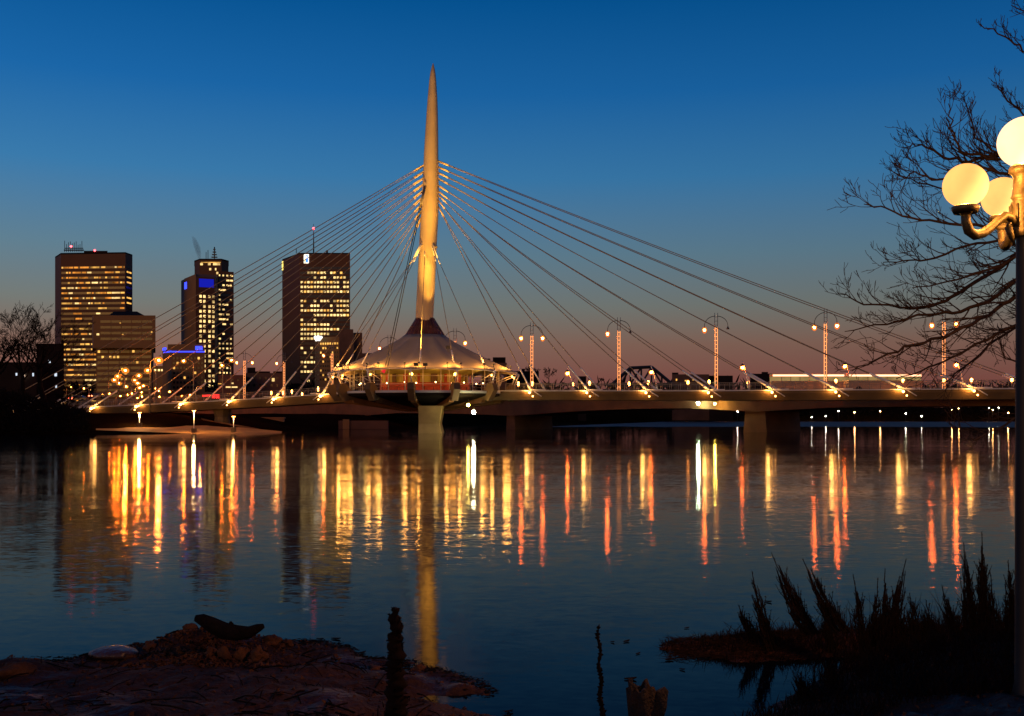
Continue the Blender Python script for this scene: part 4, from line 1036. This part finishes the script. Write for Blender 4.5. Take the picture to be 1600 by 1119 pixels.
# big tree at the right whose limbs hang into the picture
rg = random.Random(11)
TD = 14.0
base = Vector((X(1800, TD), TD, near_h(X(1700, 11), 11)))
BT = root('overhanging_tree', base, 'leafless tree reaching in from the right edge behind the globe lamp', 'tree')
b = MB(); b.tube([base-Vector((0,0,.4)), P(1790,800,TD), P(1770,600,TD), P(1750,420,TD), P(1740,200,TD), P(1735,0,TD+.3)], [.34,.28,.24,.19,.14,.08], 10); b.build('trunk', M['bark'], BT)
guides = [
 [(1750,430,0),(1650,425,0),(1588,462,-.5),(1545,492,-.6),(1490,520,-.8),(1427,538,-1),(1375,560,-1),(1331,580,-1.2)],
 [(1750,440,0),(1640,400,.4),(1556,464,.5),(1502,488,.4),(1449,490,.2),(1384,505,0),(1320,518,-.2)],
 [(1750,400,0),(1620,380,1),(1540,430,1.2),(1485,466,1),(1449,480,1),(1406,480,.8),(1352,475,.6),(1312,458,.5)],
 [(1752,470,0),(1660,480,-.2),(1600,500,-.2),(1540,530,0),(1485,560,0),(1440,580,0),(1400,592,0)],
 [(1745,330,0),(1650,330,.3),(1589,375,.4),(1530,378,.4),(1461,402,.3),(1420,408,.2),(1380,410,0)],
 [(1745,330,0),(1640,320,-.3),(1557,354,-.5),(1500,350,-.5),(1439,343,-.7),(1386,326,-.8),(1350,319,-1)],
 [(1740,240,0),(1640,230,.3),(1568,238,.5),(1514,252,.6),(1477,246,.6),(1440,225,.6),(1409,231,.7)],
 [(1740,240,0),(1650,220,0),(1579,255,.2),(1525,214,.3),(1503,150,.4)],
 [(1740,240,0),(1640,240,-.2),(1560,248,-.4),(1500,235,-.5),(1487,200,-.5),(1482,162,-.4)],
 [(1738,150,0),(1660,170,.2),(1600,178,.4),(1568,147,.5),(1553,128,.5)],
 [(1736,60,0),(1660,80,.2),(1600,78,.3),(1568,59,.3),(1530,37,.3)],
 [(1735,10,0),(1660,40,.5),(1610,25,.6),(1580,8,.6)],
 [(1745,300,0),(1640,300,.8),(1570,290,1.1),(1510,300,1.3),(1450,290,1.3),(1395,268,1.3)],
 [(1750,420,0),(1660,460,.8),(1600,500,1),(1545,540,1.1),(1500,580,1.1),(1470,600,1.1)],
 [(1740,280,0),(1650,260,-.5),(1580,270,-.5),(1520,262,-.4),(1465,282,-.3),(1430,268,-.3),(1405,285,-.3)],
 [(1745,350,0),(1650,360,-.2),(1590,400,0),(1540,425,.2),(1480,440,.3),(1425,450,.4)],
 [(1752,520,0),(1680,560,.5),(1620,575,.5),(1570,560,.5),(1560,520,.5)],
 [(1754,600,0),(1680,660,-.5),(1610,640,-.6),(1560,670,-.7),(1520,690,-.8),(1498,684,-.8)],
]
tw = MB()
for gi, g in enumerate(guides):
    pts = [P(a, b_, TD+c) for a, b_, c in g]
    fine = []
    for i in range(len(pts)-1):
        for t in (0,.25,.5,.75): 
            q = pts[i].lerp(pts[i+1], t)
            if i or t: q = q+Vector((rg.uniform(-.02,.02), rg.uniform(-.05,.05), rg.uniform(-.02,.02)))
            fine.append(q)
    fine.append(pts[-1]); n_ = len(fine)
    r0 = .032 if gi in (0,1,2,6) else .023
    if gi in (9,10,11,16,17): r0 = .017
    rad = [r0*(1-i/(n_-1))**.8+.0055 for i in range(n_)]
    lm = MB(); lm.tube(fine, rad, 5, caps=False)
    for i in range(3, n_-1):
        if fine[i].x > X(1690, TD): continue
        base_d = (fine[i+1]-fine[i]).normalized(); left = 1-(i/(n_-1))
        for _ in range(1 if rg.random() < .8 else 2):
            upb = .35 if g[-1][1] < 470 else rg.choice([.35, -.05, .1])
            s = Vector((rg.uniform(-.5,.5), rg.uniform(-.8,.8), rg.choice([-1,1,1])*rg.uniform(.3,1)))
            grow(lm, fine[i], base_d+s*.75, rg.uniform(.30,.70)*(.55+.6*left)*(.5 if gi in (9,10,11) else 1), rad[i]*.5+.002, 2, rg, upb, .75, 3, (2,3), .58, .0036)
    lm.build('limb', M['bark'], BT)

# ------------------------------------------------------------------ globe lamp at the right
LX, LD = 4.275, 8.55
LP = root('globe_street_lamp', (LX, LD, near_h(LX, LD)), 'ornate bronze post lamp with glowing round globes at the right edge', 'street lamp')
Ls = Vector((LX, LD, 0))
zc = lambda py: Zh(py, LD)
b = MB(); zb = near_h(LX, LD)-.3
b.lathe([(.10,zb),(.10,zb+.3),(.075,zb+.4),(.072,zb+.8),(.068,zc(700)),(.062,zc(372))], Ls, 20); b.build('post', M['lamppost'], LP)
b = MB(); pr = [(.062,372),(.105,370),(.108,362),(.098,357),(.10,330),(.105,318),(.092,314),(.094,311),(.103,308),(.092,304),(.085,290),(.082,276),(.10,272),(.118,268),(.118,262),(.10,259),(.085,257)]
b.lathe([(r_, zc(y)) for r_, y in pr], Ls, 24)
for k in range(10):
    a = 2*PI*k/10; b.tube([Ls+Vector((.10*math.cos(a), .10*math.sin(a), zc(356))), Ls+Vector((.105*math.cos(a), .105*math.sin(a), zc(320)))], .012, 5)
b.build('post_head', M['lampmetal'], LP)
def globe_mat(name, col, st, tr):
    m = bpy.data.materials.new(name); m.use_nodes = True; t = m.node_tree; t.nodes.clear()
    o = t.nodes.new('ShaderNodeOutputMaterial'); e = t.nodes.new('ShaderNodeEmission'); e.inputs[0].default_value = (*col, 1)
    g = t.nodes.new('ShaderNodeNewGeometry'); n = t.nodes.new('ShaderNodeTexNoise'); n.inputs['Scale'].default_value = 5
    t.links.new(g.outputs['Position'], n.inputs['Vector']); k = t.nodes.new('ShaderNodeMapRange')
    k.inputs['From Min'].default_value = .3; k.inputs['From Max'].default_value = .7; k.inputs['To Min'].default_value = st*.9; k.inputs['To Max'].default_value = st*1.08
    t.links.new(n.outputs['Fac'], k.inputs['Value'])
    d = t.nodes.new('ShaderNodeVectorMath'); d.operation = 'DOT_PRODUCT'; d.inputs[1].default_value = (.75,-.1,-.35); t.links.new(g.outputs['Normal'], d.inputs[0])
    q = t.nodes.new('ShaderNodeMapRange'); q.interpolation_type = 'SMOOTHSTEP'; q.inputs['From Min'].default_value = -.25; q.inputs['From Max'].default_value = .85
    q.inputs['To Min'].default_value = .92; q.inputs['To Max'].default_value = 2.1; t.links.new(d.outputs['Value'], q.inputs['Value'])  # brighter right side, from bulb and neighbouring globes, put into the emission
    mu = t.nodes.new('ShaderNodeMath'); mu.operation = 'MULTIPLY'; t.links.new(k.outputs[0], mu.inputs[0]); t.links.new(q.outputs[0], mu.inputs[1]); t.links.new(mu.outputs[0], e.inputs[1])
    x = t.nodes.new('ShaderNodeBsdfTransparent'); mx = t.nodes.new('ShaderNodeMixShader'); mx.inputs[0].default_value = 1-tr
    t.links.new(x.outputs[0], mx.inputs[1]); t.links.new(e.outputs[0], mx.inputs[2]); t.links.new(mx.outputs[0], o.inputs[0]); return m
GT = .12
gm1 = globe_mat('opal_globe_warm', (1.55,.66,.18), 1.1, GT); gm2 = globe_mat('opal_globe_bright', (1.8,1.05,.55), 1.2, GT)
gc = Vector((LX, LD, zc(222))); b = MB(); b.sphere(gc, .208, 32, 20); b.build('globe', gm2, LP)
plight('bulb', gc, 1900, (1,.38,.07), .03, LP)
for th in (200, 80, -40):
    a = math.radians(th); u = Vector((math.cos(a), math.sin(a), 0)); R0 = .62; zg = Zh(290, 8.34); zg += .08 if th == 80 else 0; gcen = Ls+u*R0+Vector((0,0,zg))
    sarm = [(.09,zc(352)+.02),(.15,zc(345)+.035),(.20,zc(340)+.02),(.27,zc(345)),(.36,zc(358)),(.44,zc(367)),(.52,zc(371)),(.585,zc(365)),(.615,zc(352)),(.62,zc(338))]
    zo = gcen.z-Zh(290, LD); sarm = [(r_, z+zo*.3) for r_, z in sarm]
    b = MB(); b.tube([Ls+u*r_+Vector((0,0,z)) for r_, z in sarm], [.034,.036,.034,.034,.036,.04,.042,.042,.038,.036], 10)
    # scroll under the arm root
    sp = [(.12+.055*math.cos(t)*(1-t/9), zc(356)-.01+.055*math.sin(t)*(1-t/9)) for t in [i*.45 for i in range(16)]]
    b.tube([Ls+u*r_+Vector((0,0,z)) for r_, z in sp], .016, 6)
    b.tube([Ls+u*.10+Vector((0,0,zc(384))), Ls+u*.14+Vector((0,0,zc(370))), Ls+u*.17+Vector((0,0,zc(356)))], [.008,.026,.03], 8)
    arm = b.build('arm', M['lampmetal'], LP); sub(arm)
    b = MB(); zb0 = sarm[-1][1]; top = gcen.z-.168
    b.lathe([(.036,zb0-.02),(.06,zb0+.01),(.045,zb0+.03),(.045,zb0+.05),(.09,top-.06),(.105,top-.03),(.108,top-.005),(.09,top+.004)], Ls+u*R0, 20); b.build('cup', M['lampmetal'], arm)
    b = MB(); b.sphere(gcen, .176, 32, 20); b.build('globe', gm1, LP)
    plight('bulb', gcen, 1250, (1,.38,.07), .03, LP)

# ------------------------------------------------------------------ foreground things
def blob(c, sc, seed, rough=.22, u=20, v=14, rz=0):
    b = MB(); b.sphere((0,0,0), 1, u, v); rgm = Matrix.Rotation(rz, 3, 'Z')
    vs = []
    for q in b.v:
        q = Vector(q); k = 1+rough*2*fbm(q.x*1.3+seed*3.1, q.y*1.3, q.z*1.3+seed, 3); q = q*k
        q.z = max(q.z, -.6); vs.append(rgm @ Vector((q.x*sc[0], q.y*sc[1], q.z*sc[2]))+Vector(c))
    b.v = [tuple(x) for x in vs]; return b
wheres = ['half out of the left edge','under the driftwood log','at the left foot of the mound','on the right foot of the mound','at the mound crest left of the log','low in front of the mound, leftmost','low in front of the mound, second','low in front of the mound, third','low in front of the mound, rightmost','on the mound just left of its middle','right of the mound by the water','on the muddy spit left of the dead stalk','on the muddy spit right of the dead stalk','at the very tip of the mound\'s left slope']
rk = [(22,1062,.24,.15),(330,1012,.16,.12),(235,1022,.12,.09),(425,1022,.13,.10),(285,1003,.13,.09),(330,1038,.10,.12),(352,1040,.09,.14),(378,1038,.10,.15),(405,1040,.13,.17),(300,1012,.15,.12),(448,1015,.10,.07),(585,1040,.12,.06),(655,1042,.11,.07),(205,1030,.09,.05)]
for i, (px, py, a, h_) in enumerate(rk):
    D = H*F/(py-HY)-.25; x = X(px, D); b = blob((x, D, near_h(x, D)+h_*.2), (a*.8, a*.6, h_*.62), i+1, .5, rz=i)
    tag(b.build('rock', M['rock']), 'brown boulder %s' % wheres[i], 'rock', 'rocks on the near bank')
# debris clods on the mound, countless
b = MB(); rg = random.Random(31)
for i in range(3000):
    px = rg.gauss(325, 70); py = rg.uniform(980, 1045); D = H*F/(py+18-HY); x = X(px, D); z = near_h(x, D)
    if z < .02: continue
    s = rg.uniform(.006,.028); c = Vector((x, D, z+s*.3))
    vs = [c+Vector((rg.uniform(-1,1), rg.uniform(-1,1), rg.uniform(-.6,1)))*s*1.4 for _ in range(4)]; b.add(vs, [(0,1,2),(0,2,3),(0,3,1),(1,3,2)])
for i in range(5200):
    x = rg.uniform(-5.5, 5.6); y = rg.uniform(6.8, 12.6); z = near_h(x, y)
    if z < .015: continue
    s = rg.uniform(.005,.022); c = Vector((x, y, z+s*.3)); vs = [c+Vector((rg.uniform(-1,1), rg.uniform(-1,1), rg.uniform(-.5,1)))*s*1.4 for _ in range(4)]; b.add(vs, [(0,1,2),(0,2,3),(0,3,1),(1,3,2)])
tag(b.build('clods', M['rock']), 'loose clods and pebbles strewn over the muddy near bank', 'gravel', kind='stuff')
# driftwood
D = 11.0
b = MB(); b.tube([P(305,966,D),P(315,968,D),P(330,976,D),P(350,986,D),P(370,989,D),P(390,988,D),P(404,981,D),P(412,978,D)], [.035,.065,.085,.095,.085,.065,.045,.025], 8)
o = root('driftwood_log', P(350,992,D), 'black driftwood log with upturned ends on top of the mound', 'log'); b.build('trunk', M['wood'], o)
b = MB(); b.tube([P(364,985,D),P(361,976,D),P(360,971,D)], [.04,.03,.012], 6); b.build('broken_branch', M['wood'], o)
# pale slab
b = blob(P(178,1018,11.3)-Vector((0,0,.02)), (.27,.2,.075), 77, .10)
tag(b.build('ice_slab', M['slab']), 'flat pale glistening slab at the waterline left of the mound', 'slab')
# dead stalks
def knobby(px, D, py_top, rtop, rbot, seed, lean, label, name='dead_stalk', cat='dead stalk', col='weed'):
    rg = random.Random(seed); x0 = X(px, D); zt = Zh(py_top, D); zb = near_h(x0, D)-.1; n_ = 46
    o = root(name, (x0, D, zb), label, cat)
    b = MB(); pts = []; rad = []
    for i in range(n_+1):
        t = i/n_; r_ = rbot+(rtop-rbot)*t; r_ *= 1+.22*math.sin(i*1.9+seed)+rg.uniform(-.12,.12)
        if i > n_-3: r_ *= .6
        pts.append(Vector((x0+lean*(1-t)+.01*math.sin(i*.7), D, zb+(zt-zb)*t))); rad.append(r_)
    b.tube(pts, rad, 9)
    for i in range(260):
        t = rg.random()**.7; k = min(n_-1, int(t*n_)); p = pts[k]; a = rg.uniform(0, 2*PI); d = Vector((math.cos(a), math.sin(a), rg.uniform(-.3,.6))); s = rad[k]
        b.add([p+d*s*.7+Vector((0,0,-.012)), p+d*s*.7+Vector((0,0,.014)), p+d*(s*1.0+rg.uniform(.006,.018))], [(0,1,2)])
    b.build('stem', M[col], o)
knobby(618, 8.3, 950, .044, .095, 3, .005, 'thick black dead stalk standing upright in the middle foreground')
knobby(935, 8.4, 976, .009, .026, 8, .045, 'thin black dead stalk leaning left out of the water')
# stump
D = 8.35; bx = X(1018, D)
o = root('broken_stump', (bx, D, -.1), 'small broken hollow stump at the bottom edge, lit brown on one side', 'stump')
def jag(c, rad, zlo, ztop, seed, tilt, n=26, hollow=True):
    b = MB(); vs = []; rgj = random.Random(seed)
    tops = [ztop+.035*math.sin(k*1.1+seed)+rgj.uniform(-.018,.018) for k in range(n)]
    prof_ = [(1.25,0),(1.08,.25),(1.0,.55),(.97,.8),(.95,1.0)]+([(.62,1.0),(.55,.6),(0,.55)] if hollow else [(.5,1.03),(0,1.0)])
    for rr_, t in prof_:
        for k in range(n):
            a = 2*PI*k/n; fl = 1+.14*math.sin(5*a+seed)+.07*math.sin(11*a+t*3); z = zlo+(tops[k]-zlo)*t; hgt = z-zlo
            vs.append(c+Vector((rad*rr_*fl*math.cos(a)+tilt*hgt, rad*rr_*fl*math.sin(a), z)))
    b.add(vs, [(i*n+k, i*n+(k+1)%n, (i+1)*n+(k+1)%n, (i+1)*n+k) for i in range(len(prof_)-1) for k in range(n)], True); return b
cst = Vector((bx, D, 0)); jag(cst, .115, -.25, Zh(1072, D), 3, -.12).build('trunk', M['stump'], o)
b = MB(); b.tube([cst+Vector((.03,.0,.20)), cst+Vector((.07,-.03,.36)), cst+Vector((.085,-.02,.46)), cst+Vector((.12,-.02,.49))], [.05,.055,.05,.025], 9); b.build('root_knot', M['stump'], o)
# sticks and straws lying on the mud
b = MB(); rg = random.Random(55)
for i in range(420):
    x = rg.uniform(-5.4, 0.6); y = rg.uniform(7.6, 12.4); z = near_h(x, y)
    if z < .02: continue
    L = rg.uniform(.05,.34); a = rg.uniform(0, PI); p0 = Vector((x,y,z+.012)); x2, y2 = x+L*math.cos(a), y+L*math.sin(a); p2 = Vector((x2,y2,max(near_h(x2,y2),0)+rg.uniform(.008,.04)))
    b.tube([p0, p0.lerp(p2,.5)+Vector((0,0,rg.uniform(0,.02))), p2], [rg.uniform(.003,.008)]*3, 4)
tag(b.build('twigs', M['weed']), 'loose twigs and straws scattered across the muddy left bank', 'twigs', kind='stuff')
b = MB()
for i in range(2600):
    px = rg.uniform(-40, 800); D = H*F/(interp(SHN, px)-HY)+rg.gauss(-.12,.16); x = X(px, D); z = near_h(x, D)
    if z < -.03: continue
    q = Vector((x, D, max(z,0)+.004)); s_ = rg.uniform(.006,.03)
    b.add([q+Vector((rg.uniform(-1.6,1.6)*s_, rg.uniform(-1,1)*s_, rg.uniform(0,.8)*s_)) for _ in range(4)], [(0,1,2),(0,2,3),(0,3,1)])
tag(b.build('wrack', M['wood']), 'dark litter washed up along the edge of the left bank', 'litter', kind='stuff')
# floating debris
deb = [(985,1062,.13,.012,'dark bark chip floating left of the stump'),(979,1003,.09,.01,'small leaf afloat right of the thin stalk, tilted'),(957,1004,.05,.008,'tiny leaf afloat beside the thin stalk'),(1073,982,.08,.006,'narrow leaf afloat left of the right-hand weeds'),(1046,1032,.10,.010,'dark twig afloat below the right spit'),(1066,1047,.06,.008,'dark chip afloat under the right spit'),(997,1022,.07,.006,'thin straw afloat in open water'),(525,999,.13,.010,'long dark leaf afloat behind the left spit'),(500,1000,.10,.012,'dark chip afloat at the end of the left spit'),(565,1021,.10,.008,'dark leaf afloat left of the thick stalk'),(1200,941,.10,.012,'curled leaf afloat behind the weeds'),(1035,1010,.08,.012,'dark chip just off the tip of the right spit')]
for i, (px, py, L, t_, lab) in enumerate(deb):
    D = H*F/(py-HY); x = X(px, D); a = .5*math.sin(i*2.3); b = MB(); u = Vector((math.cos(a), math.sin(a)*2, 0)); v = Vector((-u.y, u.x, 0))*.16
    c = Vector((x, D, .006)); vs = [c-u*L*.5, c-u*L*.15+v*L, c+u*L*.3+v*L*.8, c+u*L*.5+Vector((0,0,t_)), c+u*L*.2-v*L, c-u*L*.2-v*L*.9]
    vs2 = [q+Vector((0,0,t_)) for q in vs]; b.add(vs+vs2, [tuple(range(5,-1,-1)), tuple(range(6,12))]+[(k, (k+1)%6, (k+1)%6+6, k+6) for k in range(6)])
    tag(b.build('floating_debris', M['wood']), lab, 'debris', 'bits of debris floating near the bank')
# weeds at the right
def weed(tip, base_, D, seed, label, nst=7, wide=.10):
    rg = random.Random(seed); B = P(base_[0], base_[1]+14, D); B.z = min(B.z, near_h(B.x, B.y)+.02) if near_h(B.x, B.y) > 0 else B.z; Tp = P(tip[0], tip[1], D)
    o = root('dead_weed', B, label, 'weed', 'dried weeds on the right bank'); st = MB(); sd_ = MB()
    ax = Tp-B; L = ax.length
    for k in range(nst):
        f_ = 1 if k == 0 else rg.uniform(.35,.88); sp = Vector((rg.uniform(-1,1), rg.uniform(-1,1), 0))*wide*(0 if k == 0 else 1)
        p0 = B+sp*.6; p3 = B+ax*f_+sp*(1-f_)*1.3
        pts = [p0.lerp(p3, t)+Vector((math.sin(t*PI)*rg.uniform(-.02,.02), 0, -abs(ax.x)*.14*math.sin(t*PI))) for t in [i/9 for i in range(10)]]
        st.tube(pts, [.010-.006*i/9 for i in range(10)], 4, caps=False)
        for j in range(rg.randint(3,6) if k else 2):
            t = rg.uniform(.25,.85); i = min(8, int(t*9)); q = pts[i].lerp(pts[i+1], t*9-i); a = rg.uniform(0, 2*PI); l_ = rg.uniform(.06,.17)
            d = (ax.normalized()+Vector((math.cos(a),math.sin(a),0))*rg.uniform(.3,.7)).normalized(); e1 = q+d*l_*.5; e2 = e1+(d+Vector((0,0,.5))).normalized()*l_*.6
            st.tube([q,e1,e2], [.006,.005,.002], 3, caps=False)
            for _ in range(9):
                z_ = q.lerp(e2, rg.uniform(.3,1)); d2 = Vector((rg.uniform(-1,1), rg.uniform(-1,1), rg.uniform(0,1))).normalized()*.02; sd_.add([z_, z_+Vector((0,0,.01)), z_+d2], [(0,1,2)])
        for j in range(int(70*f_)):
            t = rg.uniform(.18, 1.0); i = min(8, int(t*9)); q = pts[i].lerp(pts[i+1], t*9-i); a = rg.uniform(0, 2*PI); lo = rg.uniform(.015,.06)*(1.2-t*.8)
            d = Vector((math.cos(a)*.5, math.sin(a)*.5, rg.uniform(.5,1.1))).normalized(); s2 = Vector((-d.y, d.x, 0))*.006
            sd_.add([q-s2, q+s2, q+d*lo+s2*.9, q+d*lo*1.2, q+d*lo-s2*.9], [(0,1,2,3,4)])
    k0 = len(st.v); st.add(sd_.v, sd_.f); st.build('seeded_stems', M['weed'], o)
W = [((1175,893),(1206,989),11.6),((1206,865),(1271,977),11.4),((1254,873),(1316,972),11.2),((1333,899),(1352,972),11.3),((1416,873),(1383,977),11.0),((1383,889),(1380,977),11.2),((1372,904),(1362,980),11.5),((1421,927),(1436,975),11.4),((1447,938),(1460,980),11.2),((1472,916),(1498,980),11.0),((1506,848),(1521,977),10.6),((1534,831),(1538,977),10.5),((1547,894),(1560,980),10.8),((1575,876),(1585,985),10.4),((1597,837),(1600,980),10.2),((1154,946),(1178,988),11.8),((1585,905),(1575,980),10.9),((1520,925),(1510,985),11.3),((1290,935),(1300,985),11.6),((1400,940),(1408,990),11.5),((1250,1062),(1262,1085),9.6),((1300,1050),(1310,1080),9.8),((1345,1040),(1352,1070),10.0),((1400,1010),(1410,1050),10.2),((1460,985),(1466,1030),10.0)]
wl = ['second clump from the left, short leaning left','tall clump leaning far left, third from the left','tall clump leaning left right beside the third','slim spike between two taller clumps','clump leaning right with a forked tip','upright spike inside the right-leaning clump','short spike left of the right-leaning clump','low spike right of the right-leaning clump','low thin spike in the middle of the bank','mid-height spike under the lamp reflection','tall spike left of the tallest one','tallest upright spike','upright spike right of the tallest','leaning spike near the post','spike against the lamp post','leftmost and lowest clump','short spike before the lamp post','short spike under the tall pair','short spike between the two left-leaning clumps','short spike right of the right-leaning clump','low tuft in the shallows at the bottom, leftmost','low tuft in the shallows at the bottom, second from left','low tuft at the near edge of the inlet','near tuft right of the inlet','nearest tuft below the tall pair']
for i, (tp_, bs, D) in enumerate(W): weed(tp_, bs, D, 100+i, 'dried weed with bristly spikes: '+wl[i], 26 if i in (1,2,4,10,11,14) else 14, .15 if i in (1,2,4) else .10)
# tangled dry grass over the right bank
b = MB(); rg = random.Random(77)
for i in range(11000):
    px = rg.uniform(1090, 1720); py = rg.uniform(992, 1150); D = H*F/(py-HY)-.1; x = X(px, D); z = near_h(x, D)
    if z < .03: continue
    L = rg.uniform(.06,.26)*(1.3 if px > 1350 else .85); a = rg.uniform(0, 2*PI); c = Vector((x, D, z-.01)); tip = c+Vector((math.cos(a)*L*.7, math.sin(a)*L*.7, L*rg.uniform(.25,1.0))); m_ = c.lerp(tip, .5)+Vector((0,0,L*.15)); s2 = Vector((-math.sin(a), math.cos(a), 0))*.004
    b.add([c-s2, c+s2, m_+s2, m_-s2, tip], [(0,1,2,3),(3,2,4)])
for i in range(9000):
    px = rg.uniform(1035, 1480); py = rg.uniform(990, 1045); D = H*F/(py-HY); x = X(px, D); z = near_h(x, D)
    if z < -.01: continue
    L = rg.uniform(.04,.16); a = rg.uniform(0, 2*PI); c = Vector((x, D, z-.01)); tip = c+Vector((math.cos(a)*L*.8, math.sin(a)*L*.8, L*rg.uniform(.2,.8))); s2 = Vector((-math.sin(a), math.cos(a), 0))*.006
    b.add([c-s2, c+s2, tip], [(0,1,2)])
for i in range(900):
    px = rg.uniform(1130, 1640); D = rg.uniform(10.2, 12.2); x = X(px, D); z = near_h(x, D)
    if z < 0: continue
    L = rg.uniform(.12,.55)*(1 if px > 1250 else .6); a = rg.uniform(0, 2*PI); q = Vector((x, D, z-.02)); d = Vector((math.cos(a)*.35, math.sin(a)*.35, 1)).normalized(); bend = Vector((rg.uniform(-.5,.5), rg.uniform(-.3,.3), -.15)); pp = [q]
    for k in range(5): d = (d+bend*.35).normalized(); pp.append(pp[-1]+d*L/5)
    b.tube(pp, [.0045,.004,.0035,.003,.0025,.0015], 3, caps=False)
tag(b.build('dry_grass', M['weed']), 'tangle of dark dry grass covering the right bank', 'grass', kind='stuff')
b = MB()
for i in range(900):
    px = rg.uniform(1045, 1260); py = rg.uniform(998, 1030); D = H*F/(py-HY)-.05; x = X(px, D); z = max(near_h(x, D), 0)
    L = rg.uniform(.05,.22); a = rg.gauss(0, .5)+rg.choice([0, PI]); c = Vector((x, D, z+rg.uniform(0,.03))); tip = c+Vector((math.cos(a)*L, math.sin(a)*L, L*rg.uniform(-.05,.35))); s2 = Vector((0,.006,.004))
    b.add([c-s2, c+s2, tip], [(0,1,2)])
tag(b.build('flattened_reeds', M['weed']), 'flattened reeds trailing off the tip of the right bank', 'reeds', kind='stuff')
